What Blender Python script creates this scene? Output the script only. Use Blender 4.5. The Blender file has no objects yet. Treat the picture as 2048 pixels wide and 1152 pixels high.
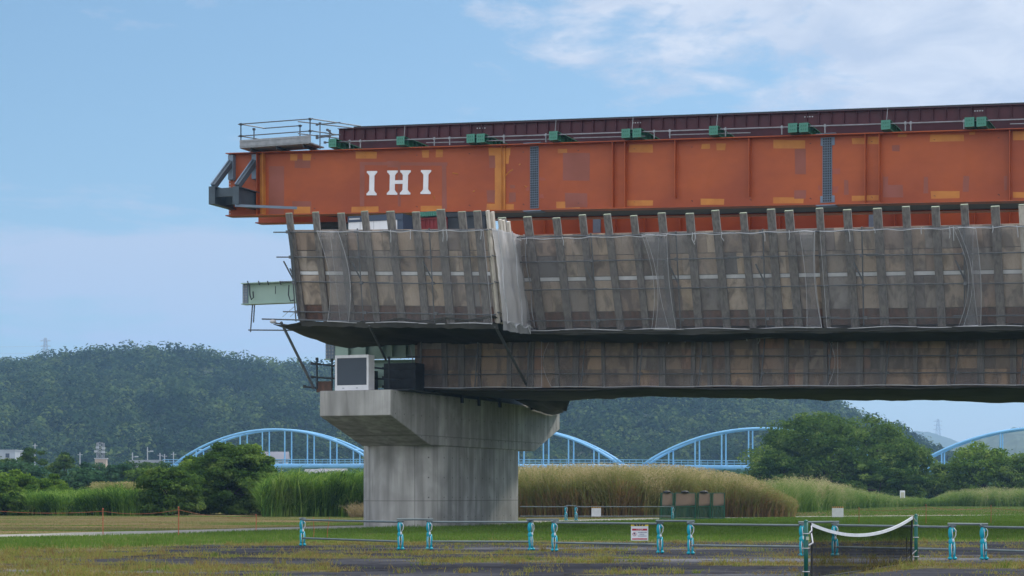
import bpy, math, random
import numpy as np
from mathutils import Vector, Matrix
R = math.radians
random.seed(7)
rng = np.random.default_rng(11)
scene = bpy.context.scene
# ------------------------------------------------------------------ camera
F, CX, HY, EYE = 4000.0, 1024.0, 987.0, 1.53      # focal length, centre, horizon (photo pixels), eye height
cam = bpy.data.cameras.new("camera")
cam.sensor_width = 36; cam.lens = F / 2048 * 36
cam.shift_y = (HY - 576) / 2048
cam.clip_start = 0.5; cam.clip_end = 30000
co = bpy.data.objects.new("camera", cam); scene.collection.objects.link(co)
co.location = (0, 0, EYE); co.rotation_euler = (R(90), 0, 0)
scene.camera = co
# ------------------------------------------------------------------ light
SUN_EL, SUN_AZ = 47, 42        # azimuth clockwise from +Y (the view direction)
world = bpy.data.worlds.new("World"); scene.world = world; world.use_nodes = True
wn = world.node_tree; wn.nodes.clear()
def N(nt, t, **kw):
    n = nt.nodes.new(t)
    for k, v in kw.items(): setattr(n, k, v)
    return n
def L(nt, a, b): nt.links.new(a, b)
def M(nt, op, a, b=None, c=None, clamp=False):
    n = nt.nodes.new('ShaderNodeMath'); n.operation = op; n.use_clamp = clamp
    for i, x in enumerate((a, b, c)):
        if x is None: continue
        if isinstance(x, (int, float)): n.inputs[i].default_value = x
        else: nt.links.new(x, n.inputs[i])
    return n.outputs[0]
def mixc(nt, f, a, b, blend='MIX'):
    n = nt.nodes.new('ShaderNodeMix'); n.data_type = 'RGBA'; n.blend_type = blend
    for i, x in ((0, f), (6, a), (7, b)):
        if isinstance(x, (int, float)): n.inputs[i].default_value = x
        elif isinstance(x, tuple): n.inputs[i].default_value = (*x[:3], 1)
        else: nt.links.new(x, n.inputs[i])
    return n.outputs[2]
sky = N(wn, 'ShaderNodeTexSky', sky_type='NISHITA', sun_disc=False)
sky.sun_elevation = R(SUN_EL); sky.sun_rotation = R(SUN_AZ)
sky.air_density = 1.0; sky.dust_density = 0.6; sky.ozone_density = 2.5
tc = N(wn, 'ShaderNodeTexCoord')
sx = N(wn, 'ShaderNodeSeparateXYZ'); L(wn, tc.outputs['Generated'], sx.inputs[0])
X_, Y_, Z_ = sx.outputs
def wnoise(ax, ay, az, detail=7, rough=.58, off=0, dist=0.0):
    c = N(wn, 'ShaderNodeCombineXYZ')
    L(wn, M(wn, 'MULTIPLY', X_, ax), c.inputs[0]); L(wn, M(wn, 'MULTIPLY_ADD', Y_, ay, off), c.inputs[1])
    L(wn, M(wn, 'MULTIPLY', Z_, az), c.inputs[2])
    n = N(wn, 'ShaderNodeTexNoise'); n.inputs['Scale'].default_value = 1; n.inputs['Detail'].default_value = detail
    n.inputs['Roughness'].default_value = rough; n.inputs['Distortion'].default_value = dist
    L(wn, c.outputs[0], n.inputs['Vector']); return n.outputs['Fac']
def gauss(cx, cz, rx, rz):
    a = M(wn, 'DIVIDE', M(wn, 'SUBTRACT', X_, cx), rx); b = M(wn, 'DIVIDE', M(wn, 'SUBTRACT', Z_, cz), rz)
    return M(wn, 'EXPONENT', M(wn, 'MULTIPLY', M(wn, 'ADD', M(wn, 'MULTIPLY', a, a), M(wn, 'MULTIPLY', b, b)), -1))
big = wnoise(7, 3, 16, 8, .6, 3.1, .4)          # broad cloud
str_ = wnoise(9, 4, 75, 6, .55, 9.7, .3)        # flat streaks
puff = wnoise(22, 6, 60, 8, .62, 5.3, .3)
b1 = M(wn, 'ADD', M(wn, 'MULTIPLY', gauss(.225, .225, .16, .08), .335), M(wn, 'MULTIPLY', gauss(.07, .235, .10, .03), .14))
c1 = M(wn, 'MULTIPLY', M(wn, 'SUBTRACT', M(wn, 'ADD', M(wn, 'ADD', M(wn, 'MULTIPLY', big, .55), M(wn, 'MULTIPLY', puff, .45)), b1), .625), 8.0, clamp=True)
b2 = M(wn, 'ADD', M(wn, 'MULTIPLY', gauss(-.17, .112, .12, .022), .36), M(wn, 'MULTIPLY', gauss(-.12, .075, .3, .038), .235))
c2 = M(wn, 'MULTIPLY', M(wn, 'SUBTRACT', M(wn, 'ADD', M(wn, 'ADD', M(wn, 'MULTIPLY', str_, .6), M(wn, 'MULTIPLY', puff, .4)), b2), .60), 5.0, clamp=True)
low = M(wn, 'EXPONENT', M(wn, 'MULTIPLY', M(wn, 'MAXIMUM', Z_, 0), -13))
c3 = M(wn, 'MULTIPLY', low, M(wn, 'MULTIPLY_ADD', X_, 1.0, .62, clamp=True))
cl = M(wn, 'MAXIMUM', M(wn, 'MAXIMUM', c1, c2), c3)
skyc = mixc(wn, 1.0, sky.outputs[0], (.64, .75, .74), 'MULTIPLY')
shade = M(wn, 'MULTIPLY_ADD', wnoise(16, 6, 38, 8, .6, 21.0, .5), 4.5, -1.8, clamp=True)
cloudc = mixc(wn, M(wn, 'MULTIPLY', c1, shade), (4.35, 4.7, 5.5), (6.1, 6.15, 6.5))
allc = mixc(wn, M(wn, 'MULTIPLY', cl, .9), skyc, cloudc)
# unseen bright sky added overhead and behind the camera to lift the near faces
sky_fill = M(wn, 'MAXIMUM', M(wn, 'MULTIPLY', M(wn, 'SUBTRACT', Z_, .34), 3.0, clamp=True), M(wn, 'MULTIPLY', M(wn, 'MULTIPLY', Y_, -1), 1.6, clamp=True))
sky_fill = M(wn, 'MULTIPLY', sky_fill, M(wn, 'MULTIPLY_ADD', wnoise(1.6, 1.6, 2.2, 5, .55, 2.0), .8, .5, clamp=True))
allc = mixc(wn, M(wn, 'MULTIPLY', sky_fill, .85), allc, (14.0, 14.6, 15.8))
bg = N(wn, 'ShaderNodeBackground'); bg.inputs['Strength'].default_value = 0.1
wo = N(wn, 'ShaderNodeOutputWorld'); L(wn, allc, bg.inputs[0]); L(wn, bg.outputs[0], wo.inputs[0])
sl = bpy.data.lights.new("sun", 'SUN'); sl.energy = 3.0; sl.angle = R(6); sl.color = (1, .955, .88)
so = bpy.data.objects.new("sun", sl); scene.collection.objects.link(so)
sd = Vector((math.sin(R(SUN_AZ)) * math.cos(R(SUN_EL)), math.cos(R(SUN_AZ)) * math.cos(R(SUN_EL)), math.sin(R(SUN_EL))))
so.rotation_euler = sd.to_track_quat('Z', 'Y').to_euler()
so.location = (60, 40, 90)
vs = scene.view_settings
vs.view_transform = 'Standard'; vs.look = 'None'; vs.gamma = 1; vs.use_curve_mapping = False; vs.exposure = 0.45
scene.cycles.max_bounces = 6; scene.cycles.transparent_max_bounces = 12
scene.cycles.volume_bounces = 0; scene.cycles.volume_step_rate = 10

# ------------------------------------------------------------------ frames
TH = R(21.2)
U = (math.cos(TH), -math.sin(TH)); V = (math.sin(TH), math.cos(TH)); CB = (-2.9, 95.6)
def bw(s, w, z=0.0): return Vector((CB[0] + s * U[0] + w * V[0], CB[1] + s * U[1] + w * V[1], z))
def sat(px, w):                      # along-bridge position seen at column px on the lengthwise plane w
    k = (px - CX) / F
    return (k * (CB[1] + w * V[1]) - CB[0] - w * V[0]) / (U[0] - k * U[1])
def zat(px, py, w):
    return EYE + (HY - py) / F * bw(sat(px, w), w).y
def bp(px, py, w): return Vector((sat(px, w), w, zat(px, py, w)))
def zline(w, a, b):
    s0, z0, s1, z1 = sat(a[0], w), zat(*a, w), sat(b[0], w), zat(*b, w)
    return lambda s: z0 + (z1 - z0) * (s - s0) / (s1 - s0)
def gp(px, py):                      # ground point
    Y = F * EYE / (py - HY); return Vector(((px - CX) / F * Y, Y, 0))
def wp(px, py, Y): return Vector(((px - CX) / F * Y, Y, EYE + (HY - py) / F * Y))

# ------------------------------------------------------------------ noise
_perm = np.random.default_rng(5).random((256, 256))
def vn(x, y):
    xi = np.floor(x).astype(int); yi = np.floor(y).astype(int); fx = x - xi; fy = y - yi
    fx = fx * fx * (3 - 2 * fx); fy = fy * fy * (3 - 2 * fy)
    g = lambda a, b: _perm[a & 255, b & 255]
    return (g(xi, yi) * (1 - fx) + g(xi + 1, yi) * fx) * (1 - fy) + (g(xi, yi + 1) * (1 - fx) + g(xi + 1, yi + 1) * fx) * fy
def fbm(x, y, o=4):
    x = np.asarray(x, float); y = np.asarray(y, float); t = 0; a = .5; n = 0
    for i in range(o):
        t = t + a * vn(x * 2 ** i + 17.3 * i, y * 2 ** i + 9.1 * i); n += a; a *= .55
    return t / n

# ------------------------------------------------------------------ object helpers
col = scene.collection
BASE = {}
def tag(o, label=None, cat=None, group=None, kind=None):
    if label: o['label'] = label
    if cat: o['category'] = cat
    if group: o['group'] = group
    if kind: o['kind'] = kind
    return o
def thing(name, label, cat, base=(0, 0, 0), frame='W', group=None):
    o = bpy.data.objects.new(name, None); col.objects.link(o); o.empty_display_size = .3
    place(o, base, frame); tag(o, label, cat, group); return o
def place(o, base, frame):
    if frame == 'B': o.location = bw(*base); o.rotation_euler = (0, 0, -TH)
    else: o.location = base
    BASE[o.name] = Vector(base)
class MB:
    def __init__(s): s.v = []; s.f = []; s.m = []; s.cur = 0
    def add(s, vs, fs):
        n = len(s.v); s.v += [tuple(v) for v in vs]; s.f += [tuple(i + n for i in f) for f in fs]; s.m += [s.cur] * len(fs); return s
    def hexa(s, p):   # 8 corners: bottom 4 ccw, top 4 ccw
        return s.add(p, [(3, 2, 1, 0), (4, 5, 6, 7), (0, 1, 5, 4), (1, 2, 6, 5), (2, 3, 7, 6), (3, 0, 4, 7)])
    def box(s, c, d):
        x, y, z = c; a, b, e = d[0] / 2, d[1] / 2, d[2] / 2
        return s.hexa([(x-a, y-b, z-e), (x+a, y-b, z-e), (x+a, y+b, z-e), (x-a, y+b, z-e), (x-a, y-b, z+e), (x+a, y-b, z+e), (x+a, y+b, z+e), (x-a, y+b, z+e)])
    def bb(s, x0, x1, y0, y1, z0, z1): return s.box(((x0+x1)/2, (y0+y1)/2, (z0+z1)/2), (abs(x1-x0), abs(y1-y0), abs(z1-z0)))
    def bar(s, p, q, a, b, up=(0, 0, 1)):
        p, q = Vector(p), Vector(q); d = (q - p).normalized(); up = Vector(up)
        if abs(d.dot(up)) > .98: up = Vector((0, 1, 0))
        x = d.cross(up).normalized() * a / 2; y = x.normalized().cross(d).normalized() * b / 2
        return s.hexa([p-x-y, p+x-y, p+x+y, p-x+y, q-x-y, q+x-y, q+x+y, q-x+y])
    def tube(s, p, q, r, n=8, r2=None):
        return s.path([p, q], r, n, r2)
    def path(s, pts, r, n=6, r2=None):
        pts = [Vector(p) for p in pts]; K = len(pts); base = len(s.v); vs = []
        for i, p in enumerate(pts):
            d = (pts[min(i+1, K-1)] - pts[max(i-1, 0)]).normalized()
            up = Vector((0, 0, 1)) if abs(d.z) < .95 else Vector((0, 1, 0))
            x = d.cross(up).normalized(); y = x.cross(d)
            rr = r if r2 is None else r + (r2 - r) * i / (K - 1)
            vs += [p + (x * math.cos(6.2832*j/n) + y * math.sin(6.2832*j/n)) * rr for j in range(n)]
        fs = [(i*n+j, i*n+(j+1) % n, (i+1)*n+(j+1) % n, (i+1)*n+j) for i in range(K-1) for j in range(n)]
        fs += [tuple(range(n-1, -1, -1)), tuple((K-1)*n+j for j in range(n))]
        return s.add(vs, fs)
    def ell(s, c, r, nu=12, nv=8):
        vs = [(c[0] + r[0]*math.sin(math.pi*i/nv)*math.cos(6.2832*j/nu), c[1] + r[1]*math.sin(math.pi*i/nv)*math.sin(6.2832*j/nu), c[2] + r[2]*math.cos(math.pi*i/nv)) for i in range(nv+1) for j in range(nu)]
        return s.add(vs, [(i*nu+j, (i+1)*nu+j, (i+1)*nu+(j+1) % nu, i*nu+(j+1) % nu) for i in range(nv) for j in range(nu)])
    def prism(s, poly, axis, a, b):      # poly in the two other axes
        def mk(p, t):
            return {'x': (t, p[0], p[1]), 'y': (p[0], t, p[1]), 'z': (p[0], p[1], t)}[axis]
        n = len(poly)
        return s.add([mk(p, a) for p in poly] + [mk(p, b) for p in poly],
                     [tuple(range(n-1, -1, -1)), tuple(range(n, 2*n))] + [(i, (i+1) % n, n+(i+1) % n, n+i) for i in range(n)])
    def ibeam(s, p, q, h, b, t=.02, w=(0, 1, 0)):   # I section between bottom points p, q; w = flange direction
        p, q, w = Vector(p), Vector(q), Vector(w).normalized(); z = Vector((0, 0, 1))
        for z0, z1, hw in ((0, t, b/2), (t, h-t, t/2), (h-t, h, b/2)):
            s.hexa([p-w*hw+z*z0, q-w*hw+z*z0, q+w*hw+z*z0, p+w*hw+z*z0, p-w*hw+z*z1, q-w*hw+z*z1, q+w*hw+z*z1, p+w*hw+z*z1])
        return s
    def grid(s, fn, nu, nv):
        vs = [fn(i/nu, j/nv) for i in range(nu+1) for j in range(nv+1)]
        return s.add(vs, [(i*(nv+1)+j, (i+1)*(nv+1)+j, (i+1)*(nv+1)+j+1, i*(nv+1)+j+1) for i in range(nu) for j in range(nv)])
    def build(s, name, mats, parent=None, base=None, frame='W', smooth=False, label=None, cat=None, group=None, kind=None):
        me = bpy.data.meshes.new(name)
        if parent is not None:
            b = BASE[parent.name]
        else: b = Vector(base or (0, 0, 0))
        me.from_pydata([(v[0]-b[0], v[1]-b[1], v[2]-b[2]) for v in s.v], [], s.f)
        mats = mats if isinstance(mats, (list, tuple)) else [mats]
        for m in mats: me.materials.append(m)
        if len(mats) > 1: me.polygons.foreach_set('material_index', s.m)
        if smooth: me.polygons.foreach_set('use_smooth', [True] * len(s.f))
        me.update()
        o = bpy.data.objects.new(name, me); col.objects.link(o)
        if parent is not None: o.parent = parent; BASE[o.name] = b
        else: place(o, b, frame)
        tag(o, label, cat, group, kind); return o
def npmesh(name, verts, faces, mat, parent=None, base=(0, 0, 0), smooth=False, mats=None, midx=None, tone=None):
    """verts (n,3), faces (m,k) arrays"""
    me = bpy.data.meshes.new(name); b = np.array(BASE[parent.name] if parent is not None else base)
    v = (verts - b).astype(np.float32); m, k = faces.shape
    me.vertices.add(len(v)); me.vertices.foreach_set('co', v.ravel())
    me.loops.add(m * k); me.loops.foreach_set('vertex_index', faces.astype(np.int32).ravel())
    me.polygons.add(m); me.polygons.foreach_set('loop_start', np.arange(0, m * k, k, dtype=np.int32))
    me.polygons.foreach_set('loop_total', np.full(m, k, dtype=np.int32))
    for q in (mats or [mat]): me.materials.append(q)
    if midx is not None: me.polygons.foreach_set('material_index', midx.astype(np.int32))
    me.polygons.foreach_set('use_smooth', np.full(m, smooth))
    me.update(calc_edges=True)
    ta = me.attributes.new('tone', 'FLOAT', 'FACE'); ta.data.foreach_set('value', (np.full(m, .5) if tone is None else tone).astype(np.float32))
    o = bpy.data.objects.new(name, me); col.objects.link(o)
    if parent is not None: o.parent = parent; BASE[o.name] = Vector(b)
    else: o.location = base; BASE[o.name] = Vector(base)
    return o
def copy_tree(o, parent=None):
    c = o.copy(); col.objects.link(c); BASE[c.name] = BASE.get(o.name, Vector())
    if parent is not None: c.parent = parent
    for ch in [x for x in o.children]: copy_tree(ch, c)
    return c

# ------------------------------------------------------------------ materials
def mat(name, c1, c2=None, scale=3.0, rough=.8, bump=0.0, stretch=(1, 1, 1), metal=0.0, detail=6, contrast=2.2, fine=0.0, spec=.3):
    m = bpy.data.materials.new(name); m.use_nodes = True; nt = m.node_tree; p = nt.nodes['Principled BSDF']
    p.inputs['Roughness'].default_value = rough; p.inputs['Metallic'].default_value = metal
    p.inputs['Specular IOR Level'].default_value = spec
    if c2 is None: c2 = tuple(x * .8 for x in c1)
    t = N(nt, 'ShaderNodeTexCoord'); mp = N(nt, 'ShaderNodeMapping'); mp.inputs['Scale'].default_value = stretch
    L(nt, t.outputs['Object'], mp.inputs[0])
    n = N(nt, 'ShaderNodeTexNoise'); n.inputs['Scale'].default_value = scale; n.inputs['Detail'].default_value = detail
    L(nt, mp.outputs[0], n.inputs['Vector'])
    f = M(nt, 'MULTIPLY_ADD', n.outputs['Fac'], contrast, .5 - contrast * .5, clamp=True)
    c = mixc(nt, f, c1, c2)
    if fine:
        n2 = N(nt, 'ShaderNodeTexNoise'); n2.inputs['Scale'].default_value = scale * 9; n2.inputs['Detail'].default_value = 4
        L(nt, mp.outputs[0], n2.inputs['Vector'])
        g = M(nt, 'MULTIPLY_ADD', n2.outputs['Fac'], fine * 2, 1 - fine)
        cc = N(nt, 'ShaderNodeCombineColor'); [L(nt, g, cc.inputs[i]) for i in range(3)]
        c = mixc(nt, 1.0, c, cc.outputs[0], 'MULTIPLY')
    L(nt, c, p.inputs['Base Color'])
    if bump:
        b = N(nt, 'ShaderNodeBump'); b.inputs['Strength'].default_value = bump; b.inputs['Distance'].default_value = .02
        L(nt, n.outputs['Fac'], b.inputs['Height']); L(nt, b.outputs[0], p.inputs['Normal'])
    return m
def leafmat(name, ramp, trans=.3, rough=.6, zlo=None, zhi=None, isl=.32, tw=.5):
    """colour varies leaf by leaf and patch by patch; ramp = list of colours"""
    m = bpy.data.materials.new(name); m.use_nodes = True; nt = m.node_tree; nt.nodes.clear()
    g = N(nt, 'ShaderNodeNewGeometry'); t = N(nt, 'ShaderNodeTexCoord')
    n = N(nt, 'ShaderNodeTexNoise'); n.inputs['Scale'].default_value = .55; n.inputs['Detail'].default_value = 3
    L(nt, t.outputs['Object'], n.inputs['Vector'])
    ta = N(nt, 'ShaderNodeAttribute'); ta.attribute_name = 'tone'
    f = M(nt, 'ADD', M(nt, 'ADD', M(nt, 'MULTIPLY', g.outputs['Random Per Island'], isl), M(nt, 'MULTIPLY', ta.outputs['Fac'], tw)), M(nt, 'MULTIPLY_ADD', n.outputs['Fac'], 1.2, -.52), clamp=True)
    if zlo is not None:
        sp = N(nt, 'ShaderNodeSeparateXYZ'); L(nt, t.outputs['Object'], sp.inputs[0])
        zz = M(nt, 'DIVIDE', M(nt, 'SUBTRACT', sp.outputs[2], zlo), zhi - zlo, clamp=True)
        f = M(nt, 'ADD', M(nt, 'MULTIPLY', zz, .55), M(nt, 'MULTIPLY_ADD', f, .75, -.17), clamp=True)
    r = N(nt, 'ShaderNodeValToRGB'); L(nt, f, r.inputs[0]); e = r.color_ramp.elements
    while len(e) < len(ramp): e.new(.5)
    for i, c in enumerate(ramp): e[i].position = i / (len(ramp) - 1); e[i].color = (*c, 1)
    d = N(nt, 'ShaderNodeBsdfDiffuse'); tr = N(nt, 'ShaderNodeBsdfTranslucent'); mx = N(nt, 'ShaderNodeMixShader'); mx.inputs[0].default_value = trans
    L(nt, r.outputs[0], d.inputs[0]); L(nt, r.outputs[0], tr.inputs[0]); L(nt, d.outputs[0], mx.inputs[1]); L(nt, tr.outputs[0], mx.inputs[2])
    o = N(nt, 'ShaderNodeOutputMaterial'); L(nt, mx.outputs[0], o.inputs[0]); return m
def netmat(name, c, alpha, scale=14):
    m = bpy.data.materials.new(name); m.use_nodes = True; nt = m.node_tree; nt.nodes.clear()
    t = N(nt, 'ShaderNodeTexCoord'); n = N(nt, 'ShaderNodeTexNoise'); n.inputs['Scale'].default_value = 1.1; n.inputs['Detail'].default_value = 5
    mp = N(nt, 'ShaderNodeMapping'); mp.inputs['Scale'].default_value = (1.6, 1.6, .5); L(nt, t.outputs['Object'], mp.inputs[0]); L(nt, mp.outputs[0], n.inputs['Vector'])
    d = N(nt, 'ShaderNodeBsdfDiffuse'); d.inputs[0].default_value = (*c, 1); tr = N(nt, 'ShaderNodeBsdfTranslucent'); tr.inputs[0].default_value = (*c, 1)
    a = N(nt, 'ShaderNodeMixShader'); a.inputs[0].default_value = .4; L(nt, d.outputs[0], a.inputs[1]); L(nt, tr.outputs[0], a.inputs[2])
    tp = N(nt, 'ShaderNodeBsdfTransparent'); mx = N(nt, 'ShaderNodeMixShader')
    L(nt, M(nt, 'MULTIPLY_ADD', n.outputs['Fac'], .5, alpha - .25, clamp=True), mx.inputs[0])
    L(nt, tp.outputs[0], mx.inputs[1]); L(nt, a.outputs[0], mx.inputs[2])
    o = N(nt, 'ShaderNodeOutputMaterial'); L(nt, mx.outputs[0], o.inputs[0]); return m
def plymat(name, ramp, dark=1.0):
    """weathered plywood panels: each panel its own tone, with water stains"""
    m = bpy.data.materials.new(name); m.use_nodes = True; nt = m.node_tree; p = nt.nodes['Principled BSDF']; p.inputs['Roughness'].default_value = .85
    g = N(nt, 'ShaderNodeNewGeometry'); t = N(nt, 'ShaderNodeTexCoord')
    r = N(nt, 'ShaderNodeValToRGB'); L(nt, g.outputs['Random Per Island'], r.inputs[0]); e = r.color_ramp.elements
    while len(e) < len(ramp): e.new(.5)
    for i, c in enumerate(ramp): e[i].position = i / (len(ramp) - 1); e[i].color = (*[x * dark for x in c], 1)
    mp = N(nt, 'ShaderNodeMapping'); mp.inputs['Scale'].default_value = (1.5, 1, .8); L(nt, t.outputs['Object'], mp.inputs[0])
    n = N(nt, 'ShaderNodeTexNoise'); n.inputs['Scale'].default_value = 1.1; n.inputs['Detail'].default_value = 7; n.inputs['Distortion'].default_value = .8
    L(nt, mp.outputs[0], n.inputs['Vector'])
    f = M(nt, 'MULTIPLY_ADD', n.outputs['Fac'], 7.0, -3.3, clamp=True)
    c = mixc(nt, M(nt, 'MULTIPLY', f, .62), r.outputs[0], (.07 * dark, .06 * dark, .055 * dark))
    n3 = N(nt, 'ShaderNodeTexNoise'); n3.inputs['Scale'].default_value = 14; n3.inputs['Detail'].default_value = 3
    mp3 = N(nt, 'ShaderNodeMapping'); mp3.inputs['Scale'].default_value = (1, 1, .12); L(nt, t.outputs['Object'], mp3.inputs[0]); L(nt, mp3.outputs[0], n3.inputs['Vector'])
    c = mixc(nt, M(nt, 'MULTIPLY_ADD', n3.outputs['Fac'], 1.2, -.4, clamp=True), c, mixc(nt, 1.0, c, (.75, .72, .70), 'MULTIPLY'))
    L(nt, c, p.inputs['Base Color']); return m
G_ = {}
G_['orange'] = mat('orange_paint', (.37, .080, .018), (.27, .054, .016), .22, .5, 0, (1, 1, 1.6), detail=7, contrast=3.6, fine=.13)
G_['touch'] = mat('ochre_primer', (.52, .215, .04), (.40, .14, .03), 1.2, .6, contrast=3)
G_['pink'] = mat('pink_primer', (.27, .088, .062), (.23, .072, .044), .9, .65, contrast=3)
G_['salmon'] = mat('salmon_primer', (.33, .085, .05), (.29, .07, .04), 2, .6)
G_['maroon'] = mat('maroon_paint', (.075, .018, .024), (.050, .013, .018), 1.2, .55, contrast=3)
G_['white'] = mat('white_paint', (.72, .72, .74), (.62, .62, .64), 3, .6)
G_['splice'] = mat('grey_splice', (.16, .21, .27), (.13, .17, .22), 3, .6)
G_['dark'] = mat('dark_steel', (.035, .042, .05), (.02, .025, .03), 3, .55)
G_['bracket'] = mat('slate_steel', (.065, .09, .11), (.045, .06, .075), 2, .5)
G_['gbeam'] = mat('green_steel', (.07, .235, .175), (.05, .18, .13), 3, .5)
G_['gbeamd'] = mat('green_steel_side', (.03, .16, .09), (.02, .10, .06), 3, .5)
G_['galv'] = mat('galvanised_steel', (.30, .31, .33), (.20, .21, .22), 4, .5, metal=.3)
G_['pipe'] = mat('scaffold_pipe', (.13, .14, .15), (.08, .085, .095), 4, .5, metal=.3)
G_['timber'] = mat('grey_timber', (.20, .182, .168), (.11, .10, .095), 2.5, .85, .2, (5, 5, .5), contrast=3.5, fine=.2)
G_['timberl'] = mat('pale_lit_timber', (.55, .50, .44), (.42, .38, .32), 2.5, .85, .2, (5, 5, .5), contrast=3, fine=.15)  # pale boards; the sunlit look of the side return is in this colour
G_['timbert'] = mat('timber_end', (.30, .34, .24), (.2, .22, .17), 6, .8)
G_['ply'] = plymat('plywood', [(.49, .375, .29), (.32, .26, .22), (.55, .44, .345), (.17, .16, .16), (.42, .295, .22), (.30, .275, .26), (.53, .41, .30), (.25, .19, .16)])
G_['plyd'] = plymat('plywood_web_shaded', [(.42, .29, .20), (.20, .16, .13), (.48, .32, .20), (.13, .12, .115), (.36, .20, .13), (.34, .30, .26)])  # toned darker than the deck plywood for shade under the overhang
G_['plyr'] = mat('red_brown_boards', (.15, .085, .065), (.09, .06, .05), 2, .85, .1, (3, 3, .6), contrast=3.5, fine=.2)
G_['tarp'] = mat('olive_tarpaulin', (.050, .050, .040), (.028, .028, .024), .8, .8, .3, contrast=3)
G_['tarpg'] = mat('grey_tarpaulin', (.075, .073, .068), (.04, .04, .038), .8, .8, .3, contrast=3)
G_['netw2'] = mat('pale_hem', (.30, .30, .30), (.2, .2, .2), 2, .9)
G_['rope'] = mat('white_rope', (.48, .48, .50), None, 5, .8)
G_['net'] = netmat('grey_net', (.33, .325, .335), .25)
G_['netw'] = netmat('sunlit_net', (.72, .71, .72), .62)  # sunlight on the side return is mixed into this paler colour
G_['pale'] = mat('pale_green_steel', (.31, .42, .36), (.26, .36, .31), .8, .5, contrast=3)
G_['navy'] = mat('navy_paint', (.05, .07, .11), None, 2, .5)
G_['red'] = mat('red_paint', (.26, .03, .03), (.16, .02, .02), 2, .5)
G_['slab'] = mat('deck_concrete', (.22, .21, .20), (.14, .135, .13), 1, .9)
def concrete():
    m = bpy.data.materials.new('pier_concrete'); m.use_nodes = True; nt = m.node_tree; p = nt.nodes['Principled BSDF']; p.inputs['Roughness'].default_value = .88
    p.inputs['Specular IOR Level'].default_value = .2
    t = N(nt, 'ShaderNodeTexCoord')
    def nz(scale, st, det=6, dist=0):
        mp = N(nt, 'ShaderNodeMapping'); mp.inputs['Scale'].default_value = st; L(nt, t.outputs['Object'], mp.inputs[0])
        n = N(nt, 'ShaderNodeTexNoise'); n.inputs['Scale'].default_value = scale; n.inputs['Detail'].default_value = det; n.inputs['Distortion'].default_value = dist
        L(nt, mp.outputs[0], n.inputs['Vector']); return n.outputs['Fac']
    a = M(nt, 'MULTIPLY_ADD', nz(.45, (1, 1, 1), 7, 1.0), 3.4, -1.2, clamp=True)
    b = M(nt, 'MULTIPLY_ADD', nz(2.2, (1, 1, .10), 5), 3.4, -1.25, clamp=True)   # run-down streaks
    c = mixc(nt, a, (.27, .262, .245), (.45, .44, .42))
    c = mixc(nt, M(nt, 'MULTIPLY', b, .72), c, (.17, .165, .155))
    d = M(nt, 'MULTIPLY_ADD', nz(6, (1, 1, .05), 3), 5, -3.1, clamp=True)
    c = mixc(nt, M(nt, 'MULTIPLY', d, .75), c, (.12, .115, .105))
    # formwork joints: vertical every 0.9 m along w, horizontal lifts
    s = N(nt, 'ShaderNodeSeparateXYZ'); L(nt, t.outputs['Object'], s.inputs[0])
    def joint(o, period, wdt):
        fr = M(nt, 'FRACT', M(nt, 'DIVIDE', o, period)); return M(nt, 'LESS_THAN', M(nt, 'ABSOLUTE', M(nt, 'SUBTRACT', fr, .5)), wdt / period)
    j = M(nt, 'MAXIMUM', M(nt, 'MULTIPLY', joint(s.outputs[1], .92, .012), .8), joint(M(nt, 'ADD', s.outputs[2], .25), 2.9, .018))
    c = mixc(nt, M(nt, 'MULTIPLY', j, .55), c, (.10, .098, .09))
    # tie holes
    def hole(o, period, off=0): return M(nt, 'ABSOLUTE', M(nt, 'SUBTRACT', M(nt, 'FRACT', M(nt, 'DIVIDE', M(nt, 'ADD', o, off), period)), .5))
    h = M(nt, 'MULTIPLY', M(nt, 'LESS_THAN', hole(s.outputs[1], .92, .46), .035), M(nt, 'LESS_THAN', hole(s.outputs[2], .9), .035))
    c = mixc(nt, M(nt, 'MULTIPLY', h, .7), c, (.05, .05, .045))
    L(nt, c, p.inputs['Base Color'])
    bm = N(nt, 'ShaderNodeBump'); bm.inputs['Strength'].default_value = .25; bm.inputs['Distance'].default_value = .02; L(nt, nz(9, (1, 1, .3), 6), bm.inputs['Height']); L(nt, bm.outputs[0], p.inputs['Normal'])
    return m
G_['conc'] = concrete()

# ================================================================== GROUND
def spaced(lo, hi, f0, f1, fine, grow=1.35):
    a = list(np.arange(f0, f1 + 1e-6, fine)); st = fine
    while a[-1] < hi: st *= grow; a.append(min(a[-1] + st, hi))
    st = fine
    while a[0] > lo: st *= grow; a.insert(0, max(a[0] - st, lo))
    return np.array(a)
gx = spaced(-6000, 6000, -24, 34, .22); gy = spaced(-300, 9000, 30, 142, .25)
GX, GY = np.meshgrid(gx, gy, indexing='ij')
PATH = [(-60, 50), (-34, 62), (-17, 73.7), (-7.4, 90.5), (2.1, 110.5), (10, 122), (19, 131.5), (34, 141), (60, 150)]
def pathdist(x, y):
    d = np.full(np.shape(x), 1e9)
    for (x0, y0), (x1, y1) in zip(PATH[:-1], PATH[1:]):
        dx, dy = x1-x0, y1-y0; t = np.clip(((x-x0)*dx + (y-y0)*dy) / (dx*dx+dy*dy), 0, 1)
        d = np.minimum(d, np.hypot(x-x0-t*dx, y-y0-t*dy))
    return d
def court_edge(x):        # far edge of the old tarmac court
    return 60.5 + np.clip(x + 8, -12, 8) * .35 + 2.5 * (fbm(x * .35, x * 0 + 3.3, 3) - .5) + np.clip(-9 - x, 0, 20) * -1.2
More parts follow.
